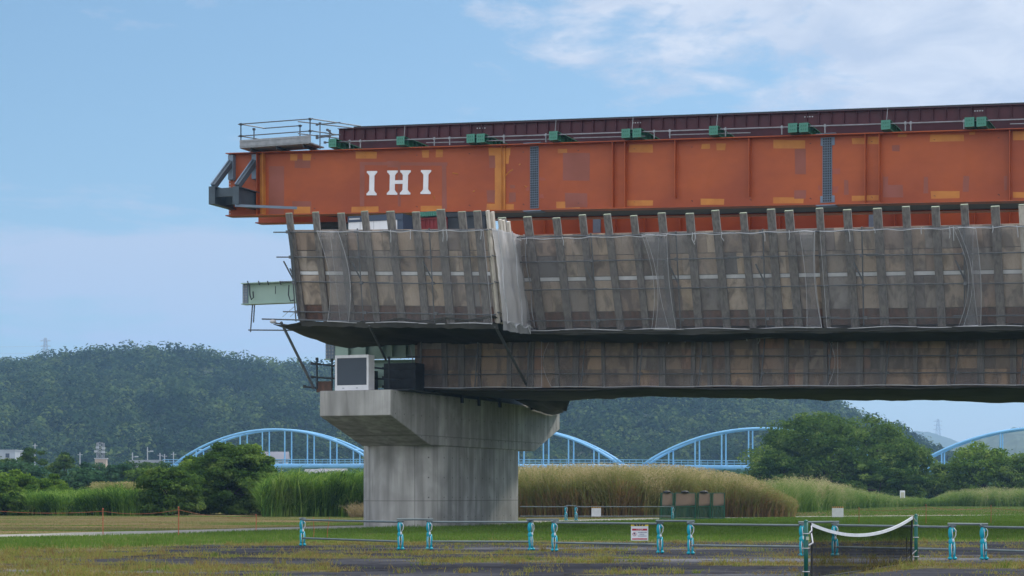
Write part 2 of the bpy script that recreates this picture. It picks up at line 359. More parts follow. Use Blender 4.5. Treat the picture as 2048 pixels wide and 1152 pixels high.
def weeds(x, y):          # 0..1 weed cover on the tarmac: strips along old joints and the left-hand verge
    n = fbm(x * .16 + 3, y * .42 + 5, 5)
    left = np.clip((-2 - x) / 10, 0, 1) * .115
    front = np.clip((43 - y) / 8, 0, 1) * .07
    tt = np.clip(((x-5.2)*3.6+(y-35.2)*8.3)/(3.6**2+8.3**2), 0, 1.1); front = front + .22*(1 - smooth(.25, .8, np.hypot(x-5.2-3.6*tt, y-35.2-8.3*tt)))
    return np.clip((n + left + front - .045*smooth(-3, 5, x) - .56) * 16, 0, 1)
def smooth(a, b, x): t = np.clip((x-a)/(b-a), 0, 1); return t*t*(3-2*t)
def cover(x, y):
    """returns grass(0-1), dry(0-1), gravel(path), tarmac"""
    ed = court_edge(x); tar = 1 - smooth(-.6, .8, y - ed + 1.5 * (fbm(x*.9, y*.5, 3) - .5))
    pth = 1 - smooth(1.9, 2.5, pathdist(x, y) + .7 * (fbm(x*.6, y*.6, 3) - .5))
    # dry mown verge beyond the path
    beyond = smooth(1.6, 3.6, pathdist(x, y)) * (((y - np.interp(x, [p[0] for p in PATH], [p[1] for p in PATH])) > 0) * 1.0)
    dry = beyond * (.42 + 3.6 * (fbm(x*.10, y*.34+8, 4) - .47)) * (1 - .7*smooth(12, 26, x)) + smooth(0, 3, 3 - np.abs(y - ed - 1)) * .45 * fbm(x*.5, y*.8, 3)
    return np.clip(dry, 0, 1), np.clip(pth, 0, 1), np.clip(tar, 0, 1)
dryA, pthA, tarA = cover(GX, GY)
wdA = weeds(GX, GY)
GZ = .05 * (fbm(GX*.3, GY*.3, 3) - .5) * (1 - tarA) * (1 - pthA)
I, J = np.meshgrid(np.arange(len(gx)-1), np.arange(len(gy)-1), indexing='ij'); ny = len(gy)
q = (I*ny+J).ravel(); FQ = np.stack([q, q+ny, q+ny+1, q+1], 1)
def ground_mat():
    m = bpy.data.materials.new('ground_cover'); m.use_nodes = True; nt = m.node_tree; p = nt.nodes['Principled BSDF']
    p.inputs['Roughness'].default_value = 1; p.inputs['Specular IOR Level'].default_value = 0
    t = N(nt, 'ShaderNodeTexCoord')
    def nz(scale, st=(1, 1, 1), det=6):
        mp = N(nt, 'ShaderNodeMapping'); mp.inputs['Scale'].default_value = st; L(nt, t.outputs['Object'], mp.inputs[0])
        n = N(nt, 'ShaderNodeTexNoise'); n.inputs['Scale'].default_value = scale; n.inputs['Detail'].default_value = det
        L(nt, mp.outputs[0], n.inputs['Vector']); return n.outputs['Fac']
    def at(n):
        a = N(nt, 'ShaderNodeAttribute'); a.attribute_name = n; return a.outputs['Fac']
    g = mixc(nt, M(nt, 'MULTIPLY_ADD', nz(.5), 3, -1, clamp=True), (.06, .09, .024), (.105, .125, .036))
    dr = mixc(nt, M(nt, 'MULTIPLY_ADD', nz(.9, (.5, 1.2, 1)), 3, -1, clamp=True), (.14, .115, .045), (.22, .165, .09))
    g = mixc(nt, at('dry'), g, dr)
    tarm = mixc(nt, M(nt, 'MULTIPLY_ADD', nz(.22, (.35, 1.6, 1)), 4.5, -1.8, clamp=True), (.026, .027, .033), (.052, .053, .060))
    tarm = mixc(nt, M(nt, 'MULTIPLY_ADD', nz(.13, (.35, 1.3, 1), 3), 9, -5.1, clamp=True), tarm, (.13, .13, .14))
    tarm = mixc(nt, M(nt, 'MULTIPLY_ADD', nz(1.5, (.4, 1.5, 1)), 5, -2.9, clamp=True), tarm, (.018, .016, .015))
    ck = M(nt, 'LESS_THAN', M(nt, 'ABSOLUTE', M(nt, 'SUBTRACT', nz(.55, (.6, 1.2, 1), 5), .5)), .006)
    tarm = mixc(nt, M(nt, 'MULTIPLY', ck, .85), tarm, (.012, .012, .012))
    tarm = mixc(nt, M(nt, 'MULTIPLY_ADD', nz(3.2, (.5, 1, 1), 7), 4, -1.9, clamp=True), tarm, mixc(nt, 1.0, tarm, (.55, .56, .60), 'MULTIPLY'))
    tarm = mixc(nt, M(nt, 'MULTIPLY', at('weed'), M(nt, 'MULTIPLY_ADD', nz(.8, (1, 1, 1), 5), 3, -.8, clamp=True)), tarm, (.13, .115, .045))
    c = mixc(nt, at('tar'), g, tarm)
    gr = mixc(nt, M(nt, 'MULTIPLY_ADD', nz(1.4), 3, -1, clamp=True), (.30, .285, .26), (.22, .21, .195))
    c = mixc(nt, at('path'), c, gr)
    L(nt, c, p.inputs['Base Color'])
    b = N(nt, 'ShaderNodeBump'); b.inputs['Strength'].default_value = .5; b.inputs['Distance'].default_value = .05; L(nt, nz(6), b.inputs['Height']); L(nt, b.outputs[0], p.inputs['Normal'])
    return m
go = npmesh('ground', np.stack([GX, GY, GZ], -1).reshape(-1, 3), FQ, ground_mat(), smooth=True)
tag(go, kind='structure')
for nm, A in (('dry', dryA), ('path', pthA), ('tar', tarA), ('weed', wdA)):
    at = go.data.attributes.new(nm, 'FLOAT', 'POINT'); at.data.foreach_set('value', A.astype(np.float32).ravel())

# ------------------------------------------------------------------ blades of grass, as stuff
def blades(x, y, z, h, wd, lean=.35, seg=2, wind=False):
    """arrays -> ribbons. returns verts, quads"""
    n = len(x); az = rng.uniform(0, 6.283, n); ln = h * lean * rng.uniform(.2, 1.6, n)
    la = rng.uniform(0, 6.283, n)
    if wind: la = 9*fbm(x*.35, y*.35, 2) + rng.normal(0, .9, n)
    V_ = np.zeros((n, 2*(seg+1), 3))
    for i in range(seg+1):
        t = i/seg; px = x + np.cos(la)*ln*t*t; py = y + np.sin(la)*ln*t*t; pz = z + h*t*(1 - .25*lean*t)
        ww = wd * (1 - .85*t)/2
        V_[:, 2*i] = np.stack([px - np.cos(az)*ww, py - np.sin(az)*ww, pz], -1)
        V_[:, 2*i+1] = np.stack([px + np.cos(az)*ww, py + np.sin(az)*ww, pz], -1)
    b = (np.arange(n)*2*(seg+1))[:, None]
    Fq = np.concatenate([b + np.array([[2*i, 2*i+1, 2*i+3, 2*i+2]]) for i in range(seg)], 0)
    return V_.reshape(-1, 3), Fq
def join(parts):
    vs, fs, o = [], [], 0
    for v, f in parts: vs.append(v); fs.append(f + o); o += len(v)
    return np.concatenate(vs), np.concatenate(fs)
G_['lawn'] = leafmat('lawn_blades', [(.045, .085, .016), (.08, .145, .024), (.125, .20, .038), (.19, .22, .06)], .35)
G_['weed'] = leafmat('weed_blades', [(.06, .12, .02), (.15, .19, .04), (.27, .24, .07), (.19, .12, .055), (.16, .20, .05), (.33, .28, .10)], .35)
G_['dryg'] = leafmat('dry_blades', [(.13, .12, .045), (.21, .165, .075), (.29, .22, .13), (.15, .16, .045)], .3)
# lawn between court and path (and the green band behind it)
def cand(n, x0, x1, y0, y1): return rng.uniform(x0, x1, n), rng.uniform(y0, y1, n)
x, y = cand(640000, -44, 44, 52, 136)
x2, y2 = cand(150000, -5, 64, 136, 232); x, y = np.concatenate([x, x2]), np.concatenate([y, y2])
vis = (np.abs(x) < y * .262 + 7); x, y = x[vis], y[vis]
d_, p_, t_ = cover(x, y); keep = (t_ < .5) & (p_ < .35); x, y, d_ = x[keep], y[keep], d_[keep]
green = rng.random(len(x)) > d_ * 1.1 + .10 + .5*np.clip((fbm(x*.22+9, y*.6, 4)-.56)*6, 0, 1)
yg = np.interp(x[green], [p[0] for p in PATH], [p[1] for p in PATH]) - y[green]; hg = rng.uniform(.02, .05, green.sum()) * (1 + 2.2*smooth(2, 9, yg)*fbm(x[green]*.4, y[green]*.4, 3)*2)
hg = hg*np.where(y[green] > 136, 2.4, 1); v, f = blades(x[green], y[green], 0, hg, np.where(y[green] > 136, .07, .022))
o = npmesh('lawn', v, f, G_['lawn']); tag(o, 'short green grass growing between the old tarmac and the path', 'grass', kind='stuff')
v, f = blades(x[~green], y[~green], 0, rng.uniform(.015, .05, (~green).sum())*np.where(y[~green] > 136, 2.2, 1), np.where(y[~green] > 136, .06, .022))
o = npmesh('dry_grass', v, f, G_['dryg']); tag(o, 'dry mown straw coloured grass on the verges beside the path', 'grass', kind='stuff')
x, y = cand(330000, -19, 19, 34, 72)
vis = (np.abs(x) < y * .262 + 1); x, y = x[vis], y[vis]
d_, p_, t_ = cover(x, y); wv = weeds(x, y)
edge = (t_ > .3) & (y > court_edge(x) - 3)
crack = (np.abs(((x * .35 + y * 1.0) % 4.2) - 2.1) < .12)
keep = (t_ > .3) & ((rng.random(len(x)) < wv * 1.1 * np.clip((fbm(x*1.1+4, y*.8, 3)-.42)*6, .03, 1)) | (edge & (rng.random(len(x)) < .28 * fbm(x*.8, y*.8, 3))) | (crack & (rng.random(len(x)) < .3)))
x, y = x[keep], y[keep]
v, f = blades(x, y, 0, rng.uniform(.02, .075, len(x)) * (1 + 2.2 * (rng.random(len(x)) > .95)), .02, .6)
parts = [(v, f)]
cx_, cy_ = cand(2600, -17, 17, 35, 66); cx_, cy_ = cx_[np.abs(cx_) < cy_*.262+1], cy_[np.abs(cx_) < cy_*.262+1]
sel = (cover(cx_, cy_)[2] > .5) & ((weeds(cx_, cy_) > .2) | (rng.random(len(cx_)) < .10)); cx_, cy_ = cx_[sel], cy_[sel]
k_ = 42; rr_ = np.repeat(rng.uniform(.06, .30, len(cx_)), k_); hh_ = np.repeat(rng.uniform(.05, .17, len(cx_))*(1 + .9*(rng.random(len(cx_)) > .9)), k_)
wx = np.repeat(cx_, k_) + rng.normal(0, 1, len(rr_))*rr_*.8; wy = np.repeat(cy_, k_) + rng.normal(0, 1, len(rr_))*rr_
parts.append(blades(wx, wy, 0, hh_*rng.uniform(.5, 1.1, len(rr_)), .016, .7))
v, f = join(parts)
tn = np.concatenate([np.clip(fbm(x*.7, y*.7, 3)*2.4-.7, 0, 1).repeat(1).tolist()*2, np.tile(np.repeat(rng.uniform(0, 1, len(cx_)), k_), 2)])
o = npmesh('weeds', v, f, G_['weed'], tone=tn); tag(o, 'yellow green weeds sprouting from cracks in the old tarmac', 'weeds', kind='stuff')

# ================================================================== HILLS AND FOREST
G_['hill'] = mat('forest_floor', (.022, .035, .018), (.035, .05, .025), .08, .95)
G_['forest'] = leafmat('hill_leaves', [(.006, .018, .009), (.020, .044, .016), (.042, .076, .026), (.10, .14, .038)], .25, isl=.12, tw=.72)
G_['rock'] = mat('bare_rock', (.30, .26, .23), (.2, .18, .16), .3, .9)
RX = np.array([-700, -300, 0, 50, 100, 150, 200, 270, 330, 400, 450, 480, 540, 600, 700, 800, 950, 1100, 1300, 1450, 1560, 1640, 1680, 1725, 1765, 1810, 1860, 1950, 2300])
RY = np.array([760, 745, 727, 720, 714, 706, 701, 699, 699, 703, 711, 718, 725, 732, 735, 728, 715, 705, 715, 745, 775, 803, 816, 838, 852, 876, 905, 960, 985]) + np.where(RX > 1500, 3, 12)
Y0, Y1 = 720., 1120.
def hill_z(k, t):
    px = k * F + CX; e = (HY - np.interp(px, RX, RY)) / F
    Yv = Y0 + (Y1 - Y0) * t
    g = np.clip(t, 0, 1) ** 1.02
    over = np.clip(t - 1, 0, 1)
    return EYE + e * Y1 * g * (1 - over * 1.2) + (fbm(k*40, t*4, 3) - .5) * 16 * np.clip(t * 3, 0, 1) * np.clip((1-t) * 4, 0, 1), Yv
ks = np.linspace(-.42, .33, 260); ts = np.linspace(0, 1.4, 50)
K_, T_ = np.meshgrid(ks, ts, indexing='ij'); Z_h, Y_h = hill_z(K_, T_)
hv = np.stack([K_*Y_h, Y_h, np.maximum(Z_h, -1)], -1).reshape(-1, 3)
def gridfaces(a, b):
    i, j = np.meshgrid(np.arange(a-1), np.arange(b-1), indexing='ij'); q = (i*b+j).ravel(); return np.stack([q, q+b, q+b+1, q+1], 1)
o = npmesh('hills', hv, gridfaces(260, 50), G_['hill'], smooth=True); tag(o, kind='structure')
# forest crowns
def crownset(cx, cy, cz, r, nq, size, flat=.8, up=.0, jit=.45):
    """leaf-clump quads spread over the top of domes. cx.. arrays (n)"""
    n = len(cx); th = rng.uniform(0, 6.283, (n, nq)); u = rng.uniform(-.35, 1, (n, nq))
    sr = np.sqrt(np.clip(1-u*u, 0, 1)); lump = 1 + .28*np.sin(th*3 + rng.uniform(0, 6, (n, 1))) * sr + rng.uniform(-.16, .1, (n, nq))
    nx, ny_, nz_ = sr*np.cos(th), sr*np.sin(th), u
    P = np.stack([cx[:, None] + nx*r[:, None]*lump, cy[:, None] + ny_*r[:, None]*lump, cz[:, None] + nz_*r[:, None]*flat*lump], -1).reshape(-1, 3)
    Nn = np.stack([nx, ny_, nz_ + up], -1).reshape(-1, 3) + rng.normal(0, jit, (n*nq, 3))
    return cards(P, Nn, (size * rng.uniform(.6, 1.4, n*nq)))
def cards(P, Nn, sz, asp=.75):
    Nn = Nn / np.linalg.norm(Nn, axis=1)[:, None]; m = len(P)
    a = np.cross(Nn, rng.normal(0, 1, (m, 3))); a /= np.linalg.norm(a, axis=1)[:, None]; b = np.cross(Nn, a)
    a = a * sz[:, None]/2; b = b * sz[:, None]/2*asp
    Vv = np.stack([P-a, P+b*.9, P+a, P-b], 1).reshape(-1, 3)
    return Vv, np.arange(4*m).reshape(-1, 4)
n = 8200
k = rng.uniform(-.31, .235, n); t = rng.random(n) ** .8 * 1.06
z, Yv = hill_z(k, t); z = z + rng.uniform(-2.2, 2.0, n)
r = rng.uniform(3.2, 7.4, n)
rock = (fbm(k*60, t*9, 3) > .66) & (t > .75) & (k > .06)
ok = (z > 1) & ~rock; k, t, z, Yv, r = k[ok], t[ok], z[ok], Yv[ok], r[ok]
v, f = crownset(k*Yv, Yv, z - 1.2, r, 90, 1.75, 1.15, jit=.22)
o = npmesh('hillside_forest', v, f, G_['forest'], tone=np.repeat(np.clip(rng.normal(.45, .42, len(r)) + 1.4*(fbm(k*34, t*6, 4)-.5), 0, 1.15), 90)); tag(o, 'dense dark woodland covering the long hill behind the bridge', 'forest', kind='stuff')
# rock outcrop on the right shoulder
mb = MB()
for _ in range(26):
    kk = random.choice((random.uniform(.075, .13), random.uniform(.085, .15))); tt = random.uniform(.84, .99)
    zz, yy = hill_z(np.array([kk]), np.array([tt])); zz, yy = float(zz[0]), float(yy[0]); rr = random.uniform(1, 3)
    mb.ell((kk*yy, yy-2, zz+1.6), (rr*1.5, rr, rr*1.0), 7, 5)
mb.build('rock_outcrop', G_['rock'], base=(110, 1080, 60), label='bare pale rocks showing through trees near the right shoulder of hill', cat='rocks', kind='stuff')
# more distant hills: one to the right, a blue dome, and one at the far left
def far_hill(name, xs, ys, Yc, depth, seed, lump):
    k = (np.linspace(xs[0], xs[-1], 220) - CX) / F; t = np.linspace(0, 1.5, 26); K, T = np.meshgrid(k, t, indexing='ij')
    e = (HY - np.interp(K*F+CX, xs, ys)) / F; Yv = Yc - depth + depth*T
    Z = EYE + e*Yc*np.where(T < 1, T, 2 - T) + (fbm(K*160+seed, T*30, 4) - .5) * lump
    o = npmesh(name, np.stack([K*Yv, Yv, Z], -1).reshape(-1, 3), gridfaces(220, 26), G_['hillfar'], smooth=True); return tag(o, kind='structure')
G_['hillfar'] = mat('distant_forest', (.03, .05, .025), (.06, .085, .04), .03, .95, 0, contrast=4, fine=.4)
far_hill('hill', [1700, 1820, 1880, 1900, 1950, 2000, 2048, 2150, 2400], [985, 955, 920, 897, 881, 864, 852, 835, 850], 2100, 700, 3, 14)
far_hill('hill', [1560, 1700, 1760, 1795, 1830, 1855, 1880, 1910, 1940, 1980, 2060, 2200], [940, 925, 890, 867, 859, 861, 868, 879, 890, 895, 900, 930], 4300, 1200, 8, 8)
far_hill('hill', [1500, 1700, 1850, 1920, 1955, 1990, 2040, 2300], [930, 920, 905, 884, 877, 878, 890, 900], 5200, 800, 15, 8)
far_hill('hill', [-500, -300, -100, -30, 10, 40, 80, 160], [760, 730, 712, 704, 707, 715, 735, 800], 2600, 900, 12, 10)

# ================================================================== BLUE PIPE BRIDGE
G_['blue'] = mat('light_blue_paint', (.21, .48, .74), (.18, .42, .67), .5, .45)
G_['blued'] = mat('light_blue_paint_rail', (.20, .45, .68), None, .5, .5)
Yb0 = 505.
def brn(n, off=0.0):          # n = joint number along the bridge; off = metres away from the viewer
    d = Vector((Yb0*455.4/F, -Yb0*.0446)); c = Vector((-d.y, d.x)).normalized()
    return Vector((Yb0*(-694)/F + d.x*n + c.x*off, Yb0 + d.y*n + c.y*off, 0))
def bry(n):                   # pipe height
    p = brn(n); px = CX + F*p.x/p.y; py = np.interp(px, [300, 1150, 1500, 2100, 2500], [932, 932, 937, 940, 944]); return EYE + (HY-py)/F*p.y
for sp in range(5):
    n0 = sp; n1 = sp + 1; gap = .045
    root = thing('pipe_bridge_span', ['light blue arched pipe bridge span behind the leafy bush, leftmost', 'light blue arched pipe bridge span half hidden behind the concrete pier',
        'light blue arched pipe bridge span left of the big round tree', 'light blue arched pipe bridge span rising behind the right-hand trees', 'light blue arched pipe bridge span beyond the right edge'][sp], 'bridge', brn((n0+n1)/2), 'W', 'spans of the light blue bridge')
    if sp == 4: pass
    rise = 8.6
    for side in (0, 3.6):
        m_ = MB(); pts = []
        for i in range(25):
            tt = i/24; nn = n0 + gap + (1-2*gap)*tt; p = brn(nn, side); p.z = bry(nn) + .4 + rise*(1 - (2*tt-1)**2)**.92; pts.append(p)
        m_.path(pts, .30, 8); m_.build('arch', G_['blue'], root, smooth=True)
        for i in range(1, 9):
            tt = i/9 ; nn = n0 + gap + (1-2*gap)*tt; p = brn(nn, side); zt = bry(nn) + .4 + rise*(1 - (2*tt-1)**2)**.92
            h = MB(); h.tube((p.x, p.y, bry(nn)-.2), (p.x, p.y, zt), .17, 6); h.build('hanger', G_['blue'], root)
        a, b = brn(n0, side), brn(n1, side); m_ = MB()
        a.z = bry(n0); b.z = bry(n1); m_.tube(a, b, .6, 10); m_.build('pipe', G_['blue'], root, smooth=True)
    m_ = MB(); a, b = brn(n0, -1.0), brn(n1, -1.0)
    for hz in (1.0, 1.6):
        m_.tube((a.x, a.y, bry(n0)+hz), (b.x, b.y, bry(n1)+hz), .08, 5)
    for i in range(40):
        p = a.lerp(b, i/40); zb = bry(n0 + i/40); m_.tube((p.x, p.y, zb+.3), (p.x, p.y, zb+1.6), .06, 4)
    m_.build('railing', G_['blued'], root)
    for i in range(1, 9):
        m_ = MB()
        tt = i/9; nn = n0+gap+(1-2*gap)*tt; zt = bry(nn)+.4+rise*(1-(2*tt-1)**2)**.92; p, q_ = brn(nn, 0), brn(nn, 3.6)
        m_.tube((p.x, p.y, zt), (q_.x, q_.y, zt), .15, 5); m_.build('cross_brace', G_['blue'], root)
        m_ = MB(); m_.tube((p.x, p.y, bry(nn)), (q_.x, q_.y, bry(nn)), .2, 5); m_.build('deck_beam', G_['blue'], root)
    p = brn(n0, 1.8); m_ = MB(); m_.box((p.x, p.y, (bry(n0)-1)/2), (2.4, 7, bry(n0)-1)); m_.build('support', G_['slab'], root)
p = brn(0, -1); m_ = MB(); q_ = brn(-.16, -1)
m_.bar((p.x, p.y, bry(0)+1.2), (q_.x, q_.y, bry(0)+1.2), .3, .7); m_.bar((p.x, p.y, bry(0)), (q_.x, q_.y, bry(0)), 4, .8)
m_.build('bridge_approach', G_['galv'], base=(q_.x, q_.y, 0), label='pale low approach with railing at the left end of blue bridge', cat='ramp')

# ================================================================== PIER
C0 = Vector((0, 0, 0))
pier = thing('bridge_pier', 'large concrete hammerhead pier on an oval column, carrying the unfinished bridge', 'bridge pier', (0, 0, 0), 'B')
def stadium(r, c, n=18, s0=0.0):
    pts = [(s0 + r*math.cos(a), c + r*math.sin(a)) for a in [math.pi*i/n for i in range(n+1)]]
    pts += [(s0 - r*math.cos(a), -c - r*math.sin(a)) for a in [math.pi*i/n for i in range(n+1)]]
    return pts
m_ = MB(); m_.prism(stadium(1.98, 4.35, 24, -.37), 'z', -.4, 3.70); m_.build('column', G_['conc'], pier)
m_ = MB(); HW = 10.6
m_.prism([(-HW, 4.86), (-6.4, 3.68), (6.9, 3.68), (HW, 4.9), (HW, 5.96), (-HW, 5.96)], 'x', -1.69, 1.69)
capo = m_.build('pier_cap', G_['conc'], pier)
bv = capo.modifiers.new('bevel', 'BEVEL'); bv.width = .04; bv.segments = 2

# ================================================================== SUPERSTRUCTURE FORMWORK
WB, WT = -11.2, -12.2       # pier-head box: bottom / top of the leaning face
RB, RT = -7.9, -9.25         # span: bottom / top
LT = zline(WT, (580, 459), (975, 457)); LB = zline(WB, (603, 640), (990, 645))
ST = zline(RT, (1035, 470), (2048, 446)); SB = zline(RB, (1035, 656), (2048, 647))
class Face:
    def __init__(s, wb, wt, zb, zt): s.wb, s.wt, s.zb, s.zt = wb, wt, zb, zt
    def p(s, a, t, out=0.0):
        n = Vector((0, -(s.zt(a)-s.zb(a)), (s.wt-s.wb))).normalized()
        return Vector((a, s.wb+(s.wt-s.wb)*t, s.zb(a)+(s.zt(a)-s.zb(a))*t)) + n*out
FL = Face(WB, WT, LB, LT); FR = Face(RB, RT, SB, ST)
sL0, sL1 = sat(597, WB), sat(990, WB); sR0, sR1 = sat(1040, RB), sat(2048, RB) + 9
def slabcell(mb, fc, a0, a1, t0, t1, th=.02, out=0.0):
    P = [fc.p(a0, t0, out), fc.p(a1, t0, out), fc.p(a1, t1, out), fc.p(a0, t1, out)]
    Q = [fc.p(a0, t0, out+th), fc.p(a1, t0, out+th), fc.p(a1, t1, out+th), fc.p(a0, t1, out+th)]
    mb.hexa(P + Q)
def formwork(root, fc, a0, a1, posts, ply, rows=(0, .17, .50, .545, .77, 1.0), ttop=1.185, lower=False):
    m = MB(); mr = MB(); ws = MB()
    edges = [a0] + [x for x in posts if a0+.2 < x < a1-.2] + [a1]
    for e0, e1 in zip(edges[:-1], edges[1:]):
        for ri, (t0, t1) in enumerate(zip(rows[:-1], rows[1:])):
            tgt = mr if (ri == 0 and not lower) else (ws if (not lower and ri == 2) else m)
            mid = e0 + (e1-e0)*random.uniform(.4, .6)
            if tgt is m and random.random() < .35:
                slabcell(tgt, fc, e0+.01, mid-.005, t0+.004, t1-.004, random.uniform(.015, .03)); slabcell(tgt, fc, mid+.005, e1-.01, t0+.004, t1-.004, random.uniform(.015, .03))
            else: slabcell(tgt, fc, e0+.01, e1-.01, t0+.004, t1-.004, random.uniform(.015, .03))
    m.build('plywood_panel', ply, root)
    if not lower:
        mr.build('kick_board', G_['plyr'], root); ws.build('light_gap_strip', G_['white'], root)  # white strip painted for the brightness seen through the gap between board rows
    bk = MB(); slabcell(bk, fc, a0, a1, .005, .99, .04, -.06); bk.build('backing', G_['timber'], root)
    for i, x in enumerate(posts):
        tt = ttop + random.uniform(-.015, .02) if not lower else 1.0
        w = random.uniform(.28, .36) if not lower else random.uniform(.12, .3)
        b = MB(); P = fc.p(x, -.01, .13); Q = fc.p(x + random.uniform(-.08, .08), tt, .13)
        b.bar(P, Q, w, .12, up=(0, -1, 0)); b.cur = 1; d = (Q-P).normalized(); b.bar(Q, Q + d*.03, w*.98, .118, up=(0, -1, 0))
        b.build('post', [G_['timber'] if i != len(posts)-9 or lower or len(posts) < 12 else G_['timberl'], G_['timbert'] if not lower else G_['timber']], root)
def pipes(root, fc, a0, a1, levels, out=.27, step=3.3, vt=(0, 1.02), stub=True):
    for t in levels:
        m = MB(); x = a0
        while x < a1:
            e = min(x + random.uniform(4.5, 6), a1); dz = random.uniform(-.008, .008)
            m.tube(fc.p(x - .3, t+dz, out), fc.p(e + .2, t+dz+random.uniform(-.006, .006), out), .03, 6); x = e
        m.build('pipe', G_['pipe'], root)
    x = a0 + .4
    while x < a1:
        m = MB(); m.tube(fc.p(x - .1, vt[0], out+.07), fc.p(x + .1, vt[1], out+.07), .03, 6)
        if stub:
            P = fc.p(x, .47, out+.07); m.tube(P, P + Vector((-.32, -.25, .75)), .035, 6)
        for t in levels: P = fc.p(x, t, out+.05); m.box(P, (.13, .10, .12))
        m.build('upright', G_['pipe'], root); x += step * random.uniform(.9, 1.1)
def net(label, fc, a0, a1, t0, t1, m, out=.45, curveL=.0, curveR=.0, root_end=True, group='nets hung over the formwork'):
    root = thing('safety_net', label, 'net', tuple(fc.p((a0+a1)/2, t0)), 'B', group)
    g = MB(); sd = random.random()*20
    def fn(u, v_):
        bow = math.sin(v_*math.pi); l = a0 + curveL*bow; r_ = a1 + curveR*bow
        a = l + (r_-l)*u; t = t0 + (t1-t0)*v_ + (.012*math.sin(a*2.3+sd) if v_ in (0, 1) else 0)
        return fc.p(a, t, out + .07*math.sin(a*2.1+sd+v_*2) * bow + .22*(float(fbm(a*1.5+sd, v_*2.2, 3))-.5)*bow)
    g.grid(fn, max(8, int((a1-a0)*5)), 14); g.build('mesh', m, root, smooth=True)
    rp = MB(); st = int((a1-a0)*5)
    rp.path([fc.p(a0+(a1-a0)*i/st, t1-.008+.010*abs(math.sin(i*.31+sd))*math.sin(i*.9+sd), out+.04) for i in range(st+1)], .014, 5)
    rp.path([fc.p(a0+(a1-a0)*i/st, t0+.008+.008*math.sin(i*.37+sd), out+.05) for i in range(st+1)], .018, 5)
    for e, c in ((a0, curveL), (a1, curveR)): rp.path([fc.p(e+c*math.sin(i/12*math.pi), t0+(t1-t0)*i/12, out+.03) for i in range(13)], .008, 4)
    for _ in range(int((a1-a0)*.8)):
        x = random.uniform(a0, a1); h = random.uniform(.02, .13); rp.path([fc.p(x, t1+.01, out+.06), fc.p(x+random.uniform(-.05, .05), t1-h*.5, out+.07), fc.p(x+random.uniform(-.06, .06), t1-h, out+.07)], .017, 4)
    rp.build('rope', G_['rope'], root); return root
# deck slab inside the forms
m_ = MB()
def slabprism(a, b, wl, wr, zt_, zb_):
    z1a, z1b = zt_(a)-.5, zt_(b)-.5; z0a, z0b = zb_(a)+.25, zb_(b)+.25
    m_.hexa([(a, wl, z0a), (b, wl, z0b), (b, wr, z0b), (a, wr, z0a), (a, wl-.5, z1a), (b, wl-.5, z1b), (b, wr, z1b), (a, wr, z1a)])
slabprism(sL0+.1, sR0-.1, WB+.9, 8, LT, LB); slabprism(sR0-.1, sR1, RB+.5, 8, ST, SB)
m_.build('bridge_deck', G_['slab'], base=(0, 0, 6), frame='B', label='concrete bridge deck being cast inside the timber forms', cat='bridge deck')

postsL = [sat(p, FL.p(0, 1.1).y) for p in (585, 633, 683, 735, 785, 833, 883, 928, 957)]
postsL = [a + (0 if i else .0) for i, a in enumerate(postsL)]
box = thing('pier_head_formwork', 'projecting box of stained plywood formwork with grey posts over the pier', 'formwork', (0, WB, LB(0)), 'B', 'timber forms of the bridge')
formwork(box, FL, sL0, sL1, postsL, G_['ply'])
pipes(box, FL, sL0 - .25, sL1, (.985, .71, .43, .105))
# right return face of the box, facing along the bridge
class Face2:      # runs from the near edge (u=0) to the far edge (u=1) at s = sL1
    def p(s, u, t, out=0.0):
        A = FL.p(sL1, t); z1 = (SB(sL1) + (ST(sL1)-SB(sL1))*t)
        B_ = Vector((sL1, RB+(RT-RB)*t, z1)); P = A.lerp(B_, u); return P + Vector((out, 0, 0))
F2 = Face2()
def cell2(mb, u0, u1, t0, t1, th, out=0):
    mb.hexa([F2.p(u0, t0, out), F2.p(u1, t0, out), F2.p(u1, t1, out), F2.p(u0, t1, out), F2.p(u0, t0, out+th), F2.p(u1, t0, out+th), F2.p(u1, t1, out+th), F2.p(u0, t1, out+th)])
m_ = MB()
for i in range(3):
    for (t0, t1) in ((0, .33), (.335, .66), (.665, 1)): cell2(m_, i/3+.002, (i+1)/3-.002, t0, t1, .02)
m_.build('return_panel', G_['timberl'], box)
for i, u_ in enumerate((.04, .22, .50, .62, .82)):
    b = MB(); b.bar(F2.p(u_, 0, .1), F2.p(u_, 1.19 + (.0 if i < 2 else -.06), .1), .22, .1, up=(1, 0, 0)); b.build('post', G_['timberl'], box)
for t in (.985, .71, .43, .105):
    b = MB(); b.tube(F2.p(-.05, t, .22), F2.p(1.0, t, .22), .03, 6); b.build('pipe', G_['pipe'], box)
# net on the return face, its colour lightened for sunlight
rt = thing('safety_net', 'pale crumpled net draped down the side return of the projecting formwork box', 'net', tuple(F2.p(.5, 0)), 'B', 'nets hung over the formwork')
g = MB(); g.grid(lambda u, v_: F2.p(-.02+u*1.04, -.0+v_*1.0, -0.0+.34 + .05*math.sin(u*15+v_*4) + .12*(float(fbm(u*6, v_*7, 3))-.5)), 30, 26); g.build('mesh', G_['netw'], rt, smooth=True)
g = MB()
for uu in (0.0, .55, .97): g.path([F2.p(uu + .03*math.sin(i*.9+uu*9), i/14, .55) for i in range(15)], .022, 5)
g.path([F2.p(i/14, -.01+.02*math.sin(i*1.3), .55) for i in range(15)], .03, 5)
for i in range(2): x = .2+.5*i; g.path([F2.p(x, .02, .55), F2.p(x+.05, -.05-.03*(i % 2), .6), F2.p(x+.1, .0, .55)], .02, 4)
g.build('rope', G_['rope'], rt)

